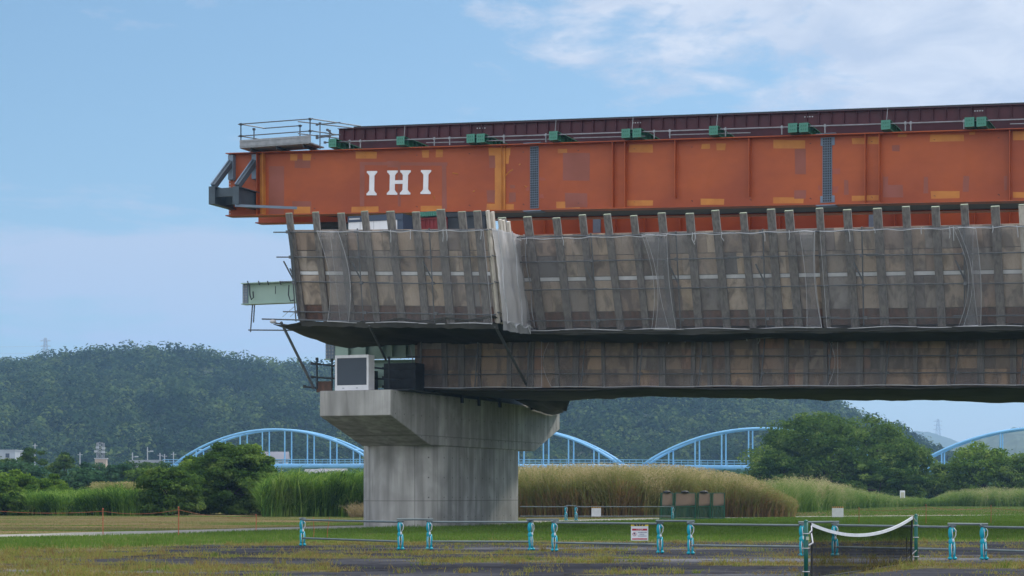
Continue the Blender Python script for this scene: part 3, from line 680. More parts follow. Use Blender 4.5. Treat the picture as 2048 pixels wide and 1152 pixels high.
span = thing('deck_formwork', 'long run of weathered plywood formwork along the upper deck edge, to the right', 'formwork', (sR0, RB, SB(sR0)), 'B', 'timber forms of the bridge')
wtop = FR.p(0, 1.1).y
postsR = [sat(p, wtop) for p in (1011, 1062, 1117, 1169, 1221, 1273, 1327, 1380, 1437, 1490, 1543, 1582, 1640, 1697, 1757, 1813, 1873, 1933, 1993, 2052, 2110, 2170, 2230, 2292, 2355, 2420, 2486, 2555)]
postsR = [p for p in postsR if p > sR0-.8]
formwork(span, FR, sR0-.9, sR1, postsR, G_['ply'])
pipes(span, FR, sR0-.8, sR1, (.985, .73, .43, .095), step=4.0)
def sr(px): return sat(px, (RB+RT)/2)
def slf(px): return sat(px, (WB+WT)/2)
net('thin grey net over the projecting box, drawn back at its left corner', FL, slf(680), slf(984), .0, 1.0, G_['net'], curveL=-.0)
net('grey net right of the pale return, hung on the long formwork', FR, sr(1020), sr(1335), .0, .99, G_['net'], curveR=-.25)
net('grey net in the middle of the long formwork, overlapping its left neighbour', FR, sr(1300), sr(1642), .0, 1.0, G_['net'], curveL=.3, curveR=-.12)
net('grey net over the long formwork just right of the dark unnetted slot', FR, sr(1652), sr(1955), .0, 1.0, G_['net'], curveR=-.1)
net('grey net at the right edge of the picture with a curved left hem', FR, sr(1915), sr(2120), .0, 1.0, G_['net'], curveL=.5)
G_['netd'] = netmat('doubled_net', (.34, .335, .35), .42)
net('narrow doubled strip of net near the left corner of the projecting box', FL, slf(655), slf(697), .0, 1.0, G_['netd'], out=.5, curveL=.35, curveR=.3)
net('narrow doubled strip of net between the first two nets of the long formwork', FR, sr(1308), sr(1350), .0, 1.0, G_['netd'], out=.5, curveL=.3, curveR=-.1)
net('narrow doubled strip of net just left of the dark unnetted slot', FR, sr(1612), sr(1642), .0, 1.0, G_['netd'], out=.5, curveL=.1, curveR=-.15)
net('narrow wrinkled strip of net near the right edge of the picture', FR, sr(1925), sr(1960), .0, 1.0, G_['netd'], out=.5, curveL=.45, curveR=.1)
# sagging tarpaulins under the deck edge
def tarp(name, label, pts0, pts1, nu, nv, sag, m, seed=0, group=None, thick=.03):
    """surface between edge curve pts0(u) and pts1(u)"""
    g = MB()
    def fn(u, v_):
        p = pts0(u).lerp(pts1(u), v_)
        e = math.sin(math.pi*min(max(v_, 0), 1))
        p.z -= sag*(float(fbm(u*nu*.11+seed, v_*2+seed, 3))*1.3) * (.35+e); p.z -= .16*max(0, float(fbm(u*nu*.8+seed, v_*3, 3))-.45)*(1.6 if v_ > .9 else .5)
        return p
    g.grid(fn, nu, nv); o = g.build(name, m, base=tuple(pts0(.5)), frame='B', smooth=True, label=label, cat='tarpaulin', group=group)
    sm = o.modifiers.new('thick', 'SOLIDIFY'); sm.thickness = thick; return o
WEB = -5.6
WTP = zline(WEB, (850, 676), (2048, 676)); WBT = zline(WEB, (850, 777), (2048, 771))
SOF = zline(6.0, (1170, 797), (2048, 806))
lerp = lambda a, b, t: a+(b-a)*t
def hemtarp(label, fa, a0, a1, wback, zback, seed):
    tarp('tarpaulin', label, lambda u: fa.p(lerp(a0, a1, u), -.0, .5) + Vector((0, 0, -.02)), lambda u: Vector((lerp(a0, a1, u), wback, zback(lerp(a0, a1, u)))), int(abs(a1-a0)*3), 9, .22, G_['tarp'], seed, 'tarpaulins slung under the works')
hemtarp('dark tarpaulin slung under the long deck formwork', FR, sR0-1.5, sR1, WEB-.1, lambda s: WTP(s)+.05, 3)
tarp('tarpaulin', 'dark sagging tarpaulin under the projecting formwork box, its tip reaching out left', lambda u: Vector((lerp(sat(548, WB-.4), sL1+.12, u), WB-.45, LB(0)-.02-.06*math.sin(u*30))),
     lambda u: Vector((lerp(sat(690, -5.5), sL1+.3, min(1, u*1.05)), -5.5, zat(700, 690, -5.5)+.0)), 46, 12, .20, G_['tarp'], 7, 'tarpaulins slung under the works')
# grey vertical hem valances
for (fa, a0, a1, lb) in ((FR, sR0-.3, sR1, 'grey folded hem hanging below the nets along the long formwork'), (FL, slf(600), sL1+.3, 'grey folded hem hanging below the net on the projecting box')):
    g = MB(); sd = random.random()*9
    g.grid(lambda u, v_: fa.p(lerp(a0, a1, u), .01, .52 + .05*math.sin(u*70+sd)) + Vector((0, .12*v_, -(.14+.12*float(fbm(u*34+sd, 2.2, 3)))*v_)), int((a1-a0)*5), 5)
    g.build('net_hem', G_['tarpg'], base=tuple(fa.p((a0+a1)/2, 0)), frame='B', smooth=True, label=lb, cat='net hem', group='hems below the nets')
g = MB(); g.grid(lambda u, v_: F2.p(-.04+u*1.08, .01, .42 + .05*math.sin(u*18)) + Vector((0, 0, -(.30+.14*float(fbm(u*5+3, 2.2, 3)))*v_)), 24, 5)
g.build('net_hem', G_['netw2'], base=tuple(F2.p(.5, 0)), frame='B', smooth=True, label='pale hem closing the foot of the side return', cat='net hem', group='hems below the nets')
g = MB(); g.hexa([(sL0+.5, WB+.2, LB(0)-.12), (sL1+.1, WB+.2, LB(0)-.12), (sL1+.1, -5.4, LB(0)-.35), (sL0+2.0, -5.4, LB(0)-.35), (sL0+.5, WB+.2, LB(0)-.02), (sL1+.1, WB+.2, LB(0)-.02), (sL1+.1, -5.4, LB(0)-.02), (sL0+2.0, -5.4, LB(0)-.02)])
g.build('soffit_boards', G_['timber'], box)
# lower (web) formwork
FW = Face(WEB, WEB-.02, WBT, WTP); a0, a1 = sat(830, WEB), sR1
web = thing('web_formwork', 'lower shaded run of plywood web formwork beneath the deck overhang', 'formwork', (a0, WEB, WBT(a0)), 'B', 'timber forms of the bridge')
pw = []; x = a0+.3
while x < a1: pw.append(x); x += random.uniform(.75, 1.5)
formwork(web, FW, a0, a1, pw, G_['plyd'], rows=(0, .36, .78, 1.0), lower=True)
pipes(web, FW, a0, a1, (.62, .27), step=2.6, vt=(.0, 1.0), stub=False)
sw = lambda px: sat(px, WEB)
net('shaded grey net on the lower formwork left of its curved opening', FW, sw(850), sw(1090), .0, 1.0, G_['net'], out=.4, group='nets over the lower web forms')
net('shaded grey net on the lower formwork between opening and picture middle', FW, sw(1110), sw(1680), .0, 1.0, G_['net'], out=.4, curveL=-.4, group='nets over the lower web forms')
net('shaded grey net at the right end of the lower formwork', FW, sw(1660), sw(2110), .0, 1.0, G_['net'], out=.4, curveL=.3, group='nets over the lower web forms')
# soffit tarp: from web foot to the far side
tarp('tarpaulin', 'black tarpaulin slung beneath the whole bridge soffit, ragged along its edge', lambda u: Vector((lerp(sat(852, WEB), a1, u), WEB-.5, WBT(lerp(a0, a1, u))+.03)),
     lambda u: Vector((lerp(2.0, a1, u), 6.0, SOF(lerp(2.0, a1, u))+.25)), 90, 16, .34, G_['tarp'], 11, 'tarpaulins slung under the works', .06)
tarp('tarpaulin', 'baggy tarpaulin drooping over the top right corner of the pier', lambda u: Vector((lerp(1.72, 4.6, u), 4.0, 6.25)), lambda u: Vector((lerp(1.72, 3.6, u**.7), lerp(10.3, 5.8, u), lerp(5.86, 6.2, u))), 22, 12, .42, G_['tarpg'], 21, 'tarpaulins slung under the works')
m_ = MB()   # box girder body inside web forms
s0_ = a0+.2
m_.hexa([(s0_, WEB+.3, WBT(s0_)+.25), (a1, WEB+.3, WBT(a1)+.25), (a1, 5.6, WBT(a1)+.25), (s0_, 5.6, WBT(s0_)+.25), (s0_, WEB+.3, WTP(s0_)+.2), (a1, WEB+.3, WTP(a1)+.2), (a1, 5.6, WTP(a1)+.2), (s0_, 5.6, WTP(s0_)+.2)])
m_.build('box_girder', G_['slab'], base=(s0_, 0, 6.2), frame='B', label='concrete box girder web wrapped by the lower forms', cat='bridge girder')
m_ = MB(); m_.bb(.9, 1.5, -5.4, 9.8, 5.962, 6.32); m_.build('filler_timber', G_['dark'], base=(1.2, 2, 5.96), frame='B', label='long dark filler timbers added to close the bright gap on the right edge of the pier cap', cat='timber')  # added to block light showing between the cap and the soffit tarpaulin
m_ = MB(); m_.bb(-1.4, -.9, -4.4, 9.8, 5.962, 6.3); m_.build('filler_timber', G_['dark'], base=(-1.2, 2, 5.96), frame='B', label='dark filler timbers added on the left edge of the pier cap, deep in shade', cat='timber')
# small hanger stubs below the soffit, drop bars on the pier side
CLL = iter(['small black clamp on the pier cap edge nearest the screen cabinet', 'small black clamp second along the pier cap edge', 'small black clamp midway along the pier cap edge', 'small black clamp just left of the drooping tarpaulin on the pier cap', 'small black clamp at the far right corner of the pier cap'])
for px, py0, py1 in ((924, 793, 806), (958, 795, 812), (1000, 800, 815), (1064, 805, 820), (1113, 815, 826)):
    w_ = None
    k_ = (px-CX)/F; s_ = 1.75; w_ = (k_*(CB[1]+s_*U[1])-CB[0]-s_*U[0])/(V[0]-k_*V[1])
    Yp = bw(s_, w_).y; b = MB(); b.bb(s_-.04, s_+.06, w_-.08, w_+.08, EYE+(HY-py1)/F*Yp, 6.2)
    b.build('form_clamp', G_['dark'], base=(s_, w_, 5.9), frame='B', label=next(CLL), cat='clamp', group='clamps along the pier cap edge')

# platform poles at the left tip of the box
m_ = MB()
P = lambda px, py, w: bp(px, py, w)
def stay(name, a, b, r, label, cat='brace', group=None):
    t = MB(); t.tube(a, b, r, 8); return t.build(name, G_['pipe'], base=tuple(b), frame='B', label=label, cat=cat, group=group)
stay('diagonal_brace', P(562, 644, WB-.4), P(628, 777, -9.6), .06, 'black diagonal brace from the tarpaulin tip down to the left corner of pier', group='diagonal braces under the box')
stay('diagonal_brace', P(990, 652, WB-.4), P(1052, 768, WEB-.6), .06, 'black diagonal brace below the pale side net, running down right', group='diagonal braces under the box')
stay('diagonal_brace', P(738, 650, WB-.4), P(772, 720, -8), .05, 'short dark diagonal brace above the white screen cabinet', group='diagonal braces under the box')
fr = thing('edge_scaffold', 'thin scaffold tubes at the left end of the projecting formwork box', 'scaffold', tuple(P(600, 640, WB-.3)), 'B')
for a, b in (((578, 458, WT-.4), (598, 640, WB-.3)), ((582, 470, WT-.6), (596, 632, WB-.6)), ((524, 638, WB-.5), (720, 643, WB-.5)), ((545, 645, WB-.3), (640, 662, -8.5)), ((580, 537, WT+.2), (590, 560, WT+.2))):
    t = MB(); t.tube(P(*a), P(*b), .035, 6); t.build('pipe', G_['pipe'], fr)
lf = MB(); lf.ell(P(546, 643, WB-.5), (.16, .12, .09), 8, 6); lf.build('knot', G_['rope'], fr)
# hanging scaffold under the pale green beam
fr = thing('hanging_scaffold', 'thin hanging scaffold frame below the pale green beam at the left', 'scaffold', tuple(P(502, 662, -4)), 'B')
for a, b in (((505, 610, -4), (501, 664, -4)), ((509, 610, -3.2), (507, 645, -3.2)), ((497, 660, -4), (650, 661, -4)), ((598, 655, -4.2), (598, 664, -4.2))):
    t = MB(); t.tube(P(*a), P(*b), .035, 6); t.build('pipe', G_['pipe'], fr)
t = MB(); t.path([P(590, 612, -4), P(575, 625, -4), P(565, 634, -4)], .012, 4); t.path([P(592, 622, -4), P(580, 634, -4)], .012, 4); t.build('wire', G_['galv'], fr)
# pale green steel beams
def palebeam(label, px0, px1, yt, yb, w, holes, dirs=6):
    s0, s1 = sat(px0, w), sat(px1, w); zt_, zb_ = zat(px0, yt, w), zat(px0, yb, w)
    r = thing('steel_beam', label, 'steel beam', (s0, w, zb_), 'B', 'pale green steel beams')
    b = MB(); b.ibeam((s0, w, zb_), (s1, w, zb_), zt_-zb_, .5, .04); b.build('beam', G_['pale'], r)
    p0 = sat(px0+holes, w); b = MB(); b.bb(s0-.02, p0, w-.06, w-.02, zb_+.05, zt_-.05); b.build('splice_plate', G_['splice'], r)
    b = MB(); nz_ = 7; nx_ = 3 if holes > 12 else 2
    for i in range(nx_):
        for j in range(nz_):
            x = lerp(s0+.06, p0-.08, i/(nx_-1)); z = lerp(zb_+.12, zt_-.12, j/(nz_-1)); b.box((x, w-.075, z), (.07, .03, .07))
    b.build('bolt_hole', G_['galv'], r); return r
pb = palebeam('pale green steel beam sticking out left beyond the formwork, ropes hanging on it', 487, 640, 567, 610, -4.0, 10)
t = MB(); w_ = -4.3
for px in (497, 519, 537, 562): t.tube(P(px, 570, w_), P(px-2, 562, w_), .03, 5)
t.build('lifting_lug', G_['dark'], pb)
t = MB(); t.path([P(499, 568, w_), P(500, 590, w_), P(503, 599, w_), P(507, 595, w_), P(506, 583, w_)], .035, 5); t.path([P(578, 570, w_), P(577, 590, w_), P(581, 602, w_), P(588, 600, w_)], .03, 5); t.path([P(551, 572, w_), P(551, 588, w_)], .02, 5)
t.build('rope', G_['dark'], pb)
pb = palebeam('pale green steel beam in shade behind the white screen cabinet on the pier', 653, 860, 668, 720, -5.0, 17)
t = MB()
for px in (697, 732, 765, 785, 812): t.box((sat(px, -5.15), -5.15, zat(700, 694, -5.1)), (.06, .2, 1.1))
t.build('stiffener', G_['pale'], pb)
m_ = MB(); m_.ibeam(P(700, 775, -2.0), P(860, 775, -2.0), 1.3, .5, .04); m_.build('steel_beam', G_['pale'], base=tuple(P(700, 775, -2)), frame='B', label='dim green beam seated low on the pier cap behind the cabinet', cat='steel beam', group='pale green steel beams')
# bearing blocks on the cap
for i, (px0, px1, py, w) in enumerate(((775, 838, 728, -6.6), (700, 745, 742, -3.0))):
    m_ = MB(); z1 = zat(px0, py, w); a, b = sat(px0, w), sat(px1, w); m_.bb(a, b, w-.4, w+.6, 5.97, z1)
    for j in range(3): m_.bb(a-.06, b+.06, w-.46, w-.41, 5.97+(z1-5.97)*(.2+.3*j), 5.97+(z1-5.97)*(.28+.3*j))
    m_.build('bearing_block', G_['dark'], base=((a+b)/2, w, 5.97), frame='B', label=['dark bearing block with ribs right of the white cabinet', 'dark bearing block just behind the white cabinet'][i], cat='bearing block', group='dark bearing blocks on the pier cap')
# screen cabinet
w_ = -10.1; a, b = sat(671, w_), sat(738, w_); zb_, zt_ = 5.965, zat(671, 711, w_)
cab = thing('screen_cabinet', 'large white framed cabinet with dark screen standing on the pier cap', 'screen', ((a+b)/2, w_, zb_), 'B')
m_ = MB(); m_.bb(a, b, w_+.02, w_+.55, zb_, zt_); o = m_.build('housing', G_['white'], cab)
m_ = MB(); fw = .09
m_.bb(a, a+fw, w_-.05, w_+.015, zb_, zt_); m_.bb(b-fw, b, w_-.05, w_+.015, zb_, zt_); m_.bb(a+fw, b-fw, w_-.05, w_+.015, zt_-fw*1.4, zt_); m_.bb(a+fw, b-fw, w_-.05, w_+.015, zb_, zb_+.24); m_.build('frame', G_['white'], cab)
m_ = MB(); m_.bb(a+fw, b-fw, w_-.02, w_+.014, zb_+.24, zt_-fw*1.4)
G_['glass'] = mat('dark_glass', (.05, .066, .086), (.04, .052, .07), .7, .3, spec=.25); m_.build('screen', G_['glass'], cab)
m_ = MB(); [m_.bb(x-.05, x+.05, w_-.06, w_-.051, zb_+.10, zb_+.13) for x in (a+.4, a+1.05)]; m_.build('latch', G_['galv'], cab)
# cap railings
rl = thing('scaffold_railing', 'short scaffold railing on the left end of the pier cap', 'railing', (-1.7, -9.5, 5.96), 'B')
for A, B_ in (((634, 718, -9.6), (634, 777, -9.6)), ((624, 727, -9.6), (672, 732, -9.6)), ((624, 754, -9.6), (672, 757, -9.6)), ((609, 773, -9.6), (634, 776, -9.6)), ((664, 720, -8.8), (664, 776, -8.8)), ((746, 735, -9), (800, 741, -9)), ((746, 757, -9), (800, 760, -9)), ((778, 716, -9), (778, 776, -9))):
    t = MB(); t.tube(P(*A), P(*B_), .045, 6); t.box(P(*A), (.1, .1, .12)); t.build('pipe', G_['dark'], rl)
t = MB(); t.bb(sat(634, -9.3), sat(664, -9.3), -9.35, -9.25, 5.97, zat(640, 763, -9.3)); t.build('kick_board', G_['plyr'], rl)
t = MB(); t.path([P(818, 690, -6.4), P(826, 720, -6.4), P(822, 750, -6.4), P(812, 775, -6.4), P(790, 782, -6.4)], .025, 5); t.build('cable', G_['galv'], base=tuple(P(818, 750, -6.4)), frame='B', label='loose grey cable hanging beside the lower formwork end', cat='cable')
t = MB(); t.bb(-1.75, 2.2, -9.9, -6, 5.962, 6.0); t.build('plank_deck', G_['dark'], base=(0, -8, 5.96), frame='B', label='thin dark plank walkway lying on the pier cap', cat='planks')

# ================================================================== LAUNCHING GIRDERS
WN, WF = -1.4, 1.4
GT = zline(WN-.3, (458, 306), (2048, 256)); GB = zline(WN, (458, 434), (2048, 404))
sG0 = sat(458, WN); sG1 = sat(2048, WN) + 10
def girder(root, w, a, b, patches=None, near=True):
    m = MB(); n = 1
    m.hexa([(a, w-.02, GB(a)), (b, w-.02, GB(b)), (b, w+.02, GB(b)), (a, w+.02, GB(a)), (a, w-.02, GT(a)), (b, w-.02, GT(b)), (b, w+.02, GT(b)), (a, w+.02, GT(a))])
    if patches:      # paint: thin skins on the web, one slot per colour
        for i, (x0, y0, x1, y1, mi) in enumerate(patches):
            m.cur = mi; pr = .003 + .0006*(i % 9)
            c = [(x0, y1), (x1, y1), (x1, y0), (x0, y0)]
            c = [(x + random.uniform(-1, 1), y + random.uniform(-.8, .8)) for x, y in c]
            P_ = [P(x, y, w-.02-pr) for x, y in c]; m.hexa([(p[0], w-.0201, p[2]) for p in P_] + [(p[0], w-.02-pr, p[2]) for p in P_])
        m.cur = 0
    m.build('web_plate', [G_['orange'], G_['touch'], G_['pink'], G_['salmon']], root)
    for fn, z0, z1, nm in ((GT, -.04, 0, 'top_flange'), (GB, 0, .05, 'bottom_flange')):
        g = MB(); hw = .36; g.hexa([(a, w-hw, fn(a)+z0), (b, w-hw, fn(b)+z0), (b, w+hw, fn(b)+z0), (a, w+hw, fn(a)+z0), (a, w-hw, fn(a)+z1), (b, w-hw, fn(b)+z1), (b, w+hw, fn(b)+z1), (a, w+hw, fn(a)+z1)])
        g.build(nm, G_['orange'], root)
near = thing('launching_girder', 'long orange steel launching girder with white painted letters on its side', 'girder', (sG0, WN, GB(sG0)), 'B', 'orange launching girders')
pt = [(537, 333, 568, 432, 2), (585, 403, 622, 428, 2), (589, 318, 620, 336, 2), (580, 308, 595, 321, 1), (605, 308, 622, 321, 1), (520, 306, 531, 431, 1), (588, 413, 620, 430, 1),
      (712, 303, 753, 317, 1), (703, 413, 757, 428, 1), (844, 300, 858, 315, 1), (872, 299, 886, 314, 1), (841, 411, 884, 424, 1),
      (720, 324, 895, 331, 2), (720, 331, 729, 412, 2), (883, 325, 893, 418, 2), (774, 322, 798, 334, 2), (796, 331, 801, 412, 2),
      (977, 296, 1021, 311, 1), (990, 296, 1010, 423, 1), (973, 408, 1028, 423, 1), (978, 312, 990, 336, 2), (1003, 311, 1018, 328, 1), (974, 380, 990, 405, 2), (1018, 385, 1032, 404, 2), (1020, 370, 1029, 376, 2),
      (1079, 355, 1090, 361, 3), (1078, 388, 1087, 396, 3), (1052, 374, 1058, 381, 3),
      (1116, 298, 1134, 306, 1), (1126, 305, 1179, 361, 2), (1112, 403, 1159, 417, 1), (1130, 386, 1175, 415, 2),
      (1258, 289, 1306, 305, 1), (1254, 401, 1306, 412, 1), (1403, 287, 1420, 298, 1), (1433, 287, 1451, 300, 1), (1402, 397, 1448, 410, 1),
      (1547, 280, 1610, 297, 1), (1547, 395, 1607, 407, 1), (1590, 298, 1611, 348, 2), (1588, 380, 1612, 398, 2),
      (1665, 337, 1680, 348, 3), (1663, 373, 1676, 385, 3), (1636, 371, 1641, 380, 3), (1704, 276, 1730, 288, 1), (1735, 274, 1760, 289, 1), (1704, 391, 1729, 402, 1), (1733, 391, 1758, 401, 1), (1688, 360, 1697, 390, 2),
      (1796, 268, 1813, 274, 1), (1784, 290, 1800, 302, 2), (1766, 370, 1806, 394, 2), (1767, 354, 1776, 371, 2), (1847, 354, 1856, 387, 2), (1860, 269, 1927, 283, 1), (1862, 383, 1920, 397, 1), (1926, 352, 1938, 384, 2), (1938, 262, 1950, 269, 1),
      (2008, 352, 2014, 380, 2), (2026, 263, 2060, 280, 1), (2026, 384, 2060, 395, 1)]
girder(near, WN, sG0, sG1, pt)
far = thing('launching_girder', 'second orange girder running close behind the lettered one, only its lower edge showing', 'girder', (sG0, WF, GB(sG0)), 'B', 'orange launching girders')
girder(far, WF, sat(517, WF), sG1)
third = thing('launching_girder', 'dull red girder lowest and furthest back, seen just above the netting', 'girder', (5, 7.5, 13), 'B', 'orange launching girders')
girder(third, 7.6, sat(1015, 7.6), sG1)
for px in (1090, 1160, 1230, 1290, 1360, 1430, 1500, 1560, 1640, 1700, 1790, 1860, 1950, 2020):
    s_ = sat(px, 7.4); m_ = MB(); m_.bb(s_-.02, s_+.02, 7.25, 7.58, GB(s_)+.05, GT(s_)-.05); m_.build('stiffener', G_['orange'], third)
for px in (1192, 1745):
    s_ = sat(px, 7.4); m_ = MB(); m_.bb(s_-.2, s_+.2, 7.5, 7.575, GB(s_)+.05, GT(s_)-.05); m_.build('splice_plate', G_['splice'], third)
# stiffeners
for px, tb, wd in ((527, 0, .3), (1001, 0, .1), (1008, 0, .1), (1226, 0, .3), (1251, 0, .3), (1351, .4, .3), (1499, .4, .3), (1731, 0, .3), (1759, 0, .3), (2020, 0, .3), (515, 0, .3)):
    s_ = sat(px, WN-.2); m_ = MB(); m_.bb(s_-.015, s_+.015, WN-.02-wd, WN-.02, GB(s_)+.05+tb, GT(s_)-.04); m_.build('stiffener', G_['touch'] if px in (1001, 1008, 527) else G_['orange'], near)
m_ = MB()   # interior cross frames
x = sG0+2
while x < sG1:
    z0, z1 = GB(x)+.3, GT(x)-.3
    m_.tube((x, WN, z0), (x, WF, z1), .06, 6); m_.tube((x, WN, z1), (x, WF, z0), .06, 6); m_.tube((x, WN, z0), (x, WF, z0), .07, 6)
    m_.tube((x, WN, z0), (x+2.7, WF, GB(x+2.7)+.3), .05, 6); x += 2.7
m_.build('cross_bracing', G_['dark'], near)
m_ = MB(); a, b = sat(700, 0), sG1; m_.hexa([(a, -1.36, GB(a)+.06), (b, -1.36, GB(b)+.06), (b, 1.36, GB(b)+.06), (a, 1.36, GB(a)+.06), (a, -1.36, GB(a)+.14), (b, -1.36, GB(b)+.14), (b, 1.36, GB(b)+.14), (a, 1.36, GB(a)+.14)]); m_.build('underside_shade_sheet', G_['dark'], near)  # dark sheet added between the girders to give their underside its black shade
# splice plates with bolts
for px0, px1, flare in ((1060, 1077, 0), (1645, 1664, 1)):
    a, b = sat(px0, WN-.05), sat(px1, WN-.05); z0, z1 = GB(a)+.12, GT(a)-.10
    m_ = MB(); m_.bb(a, b, WN-.05, WN-.021, z0, z1)
    if flare: m_.bb(a-.10, b+.12, WN-.055, WN-.051, z0, z0+.30); m_.bb(a-.08, b+.12, WN-.055, WN-.051, z1-.36, z1)
    m_.cur = 1; nx_ = 4; nz_ = 26
    for i in range(nx_):
        for j in range(nz_):
            m_.box((lerp(a+.06, b-.06, i/(nx_-1)), WN-.065, lerp(z0+.08, z1-.08, j/(nz_-1))), (.06, .03, .07))
    m_.build('splice_plate', [G_['splice'], G_['dark']], near)
    m_ = MB(); m_.bb(a-.22, b+.22, WN-.36, WN+.3, GT(a)+.002, GT(a)+.03); m_.build('flange_plate', G_['splice'], near); m_ = MB(); m_.bb(a-.22, b+.22, WN-.36, WN+.3, GB(a)-.05, GB(a)-.002); m_.build('flange_plate', G_['splice'], near)
# bolt holes on the open end
m_ = MB()
for j in range(20):
    z = lerp(GB(sG0)+.15, GT(sG0)-.15, j/19); m_.box((sG0+.07, WN-.03, z), (.05, .02, .06))
    if j % 2 and j > 5: m_.box((sG0+.28, WN-.03, z), (.04, .02, .05))
s_ = sat(517, WF)
m_.build('bolt_hole', G_['rope'], near)
# letters
LET = MB(); wl = WN-.045
def glyph_I(x, y0, y1, hw=3.6, serif=10.2, dx=-1.0):
    # outline of a serif I with bracketed serifs (photo pixels)
    t = 3.5
    o = [(-serif, y1), (serif, y1), (serif, y1-t), (hw+3, y1-t-1.8), (hw, y1-t-6), (hw, y0+t+6), (hw+3, y0+t+1.8), (serif, y0+t), (serif, y0), (-serif, y0), (-serif, y0+t), (-hw-3, y0+t+1.8), (-hw, y0+t+6), (-hw, y1-t-6), (-hw-3, y1-t-1.8), (-serif, y1-t)]
    poly = [(x+a + dx*(y-y0)/(y1-y0), y) for a, y in o]
    P_ = [P(px, py, wl) for px, py in poly]; n_ = len(P_)
    LET.add([(p[0], wl, p[2]) for p in P_] + [(p[0], wl+.02, p[2]) for p in P_], [tuple(range(n_)), tuple(range(2*n_-1, n_-1, -1))] + [(i, n_+i, n_+(i+1) % n_, (i+1) % n_) for i in range(n_)])
glyph_I(744, 342, 390.5, 5.0); glyph_I(785, 341, 389.5, 5.2, 10.5); glyph_I(811, 340.5, 389, 5.2, 10.5); glyph_I(852, 340, 388, 5.0)
P_ = [P(x_, y_, wl) for x_, y_ in ((788, 360.5), (807, 360.3), (807, 367.5), (788, 367.7))]
LET.hexa([(p[0], wl+.001, p[2]) for p in P_] + [(p[0], wl+.02, p[2]) for p in P_])
LET.build('lettering', G_['white'], near)
# small paint scribbles
m_ = MB()
for pts in (((1010, 352), (1018, 344), (1026, 339)), ((905, 346), (916, 348)), ((868, 392), (869, 398)), ((1049, 372), (1054, 374)), ((946, 383), (950, 382)), ((1038, 330), (1041, 328))):
    m_ = MB(); m_.path([P(x_, y_, WN-.024) for x_, y_ in pts], .03, 4); m_.build('paint_mark', G_['touch'], near)
# end brackets, cantilevered towards the viewer
br = thing('end_bracket', 'dark slate steel bracket frame fixed to the left end of the orange girder', 'bracket', (sat(468, WN), WN, 13.5), 'B')
for px in (467, 514):
    s_ = sat(px, WN); zt_, zb_ = zat(px, 385, WN), zat(px, 420, WN); w1 = WN-2.1
    m_ = MB(); m_.ibeam((s_, WN-.03, zb_), (s_, w1, zb_), zt_-zb_, .34, .04, w=(1, 0, 0)); m_.bb(s_-.17, s_+.17, w1-.03, w1, zb_, zt_)
    m_.build('cantilever', G_['bracket'], br)
    m_ = MB(); m_.bar((s_, w1+.15, zt_), (s_, WN-.05, GT(s_)-.35), .26, .2, up=(1, 0, 0)); m_.build('tie', G_['bracket'], br)
    m_ = MB(); m_.bar((s_-.08, w1+.05, zt_+.12), (s_-.08, WN-.12, GT(s_)-.18), .05, .06, up=(1, 0, 0)); m_.bb(s_-.14, s_+.14, WN-.30, WN-.03, GT(s_)-1.3, GT(s_)-.1); m_.build('stiffener', G_['splice'], br)
a, b = sat(467, WN), sat(514, WN)
m_ = MB(); m_.bb(a+.02, b-.02, WN-1.9, WN-1.75, zat(467, 405, WN), zat(467, 388, WN)); m_.bb(a+.02, b-.02, WN-.9, WN-.8, zat(467, 415, WN), zat(467, 388, WN)); m_.build('cross_beam', G_['bracket'], br)
m_ = MB(); m_.bar(P(470, 411, WN-2.1), P(594, 416, WN-.6), .08, .12); m_.build('stay_bar', G_['splice'], br)
# green sleepers across the girders
WG0 = -2.2
gb_first = None
for i, (px, py) in enumerate(((657, 283), (793, 277), (933, 273), (953, 273), (1098, 268), (1243, 262), (1265, 262), (1418, 256), (1576, 251), (1598, 251), (1762, 243), (1929, 236), (1953, 236), (2110, 231))):
    s_ = sat(px, WG0); z0 = GT(s_)+.035; hh, ww = .40, .40
    lab = ['green crossbeam at the left start of the maroon rail', 'first lone green crossbeam, above the white letters', 'left beam of the first green pair', 'right beam of the first green pair',
           'lone green crossbeam just right of the first bolted splice strip', 'left beam of the second green pair', 'right beam of the second green pair', 'lone green crossbeam between second and third green pairs', 'left beam of the third green pair',
           'right beam of the third green pair', 'lone green crossbeam just right of the second bolted splice strip', 'left beam of the rightmost green pair', 'right beam of the rightmost green pair', 'green crossbeam beyond the right edge'][i]
    if gb_first is None:
        r = thing('green_crossbeam', lab, 'crossbeam', (s_, WG0, z0), 'B', 'green crossbeams under the maroon rail')
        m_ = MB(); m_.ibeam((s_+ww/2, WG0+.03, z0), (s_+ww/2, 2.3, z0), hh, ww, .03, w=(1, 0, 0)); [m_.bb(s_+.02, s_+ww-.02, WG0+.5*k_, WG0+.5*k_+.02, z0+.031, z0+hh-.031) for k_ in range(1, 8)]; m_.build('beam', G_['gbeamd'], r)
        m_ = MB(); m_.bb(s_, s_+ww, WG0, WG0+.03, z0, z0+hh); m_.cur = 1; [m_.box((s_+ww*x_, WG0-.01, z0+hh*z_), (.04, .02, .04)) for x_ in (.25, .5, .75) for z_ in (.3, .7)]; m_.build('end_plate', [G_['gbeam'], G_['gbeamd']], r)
        
        gb_first = r
    else:
        r = copy_tree(gb_first); r.location = bw(s_, WG0, z0); r['label'] = lab
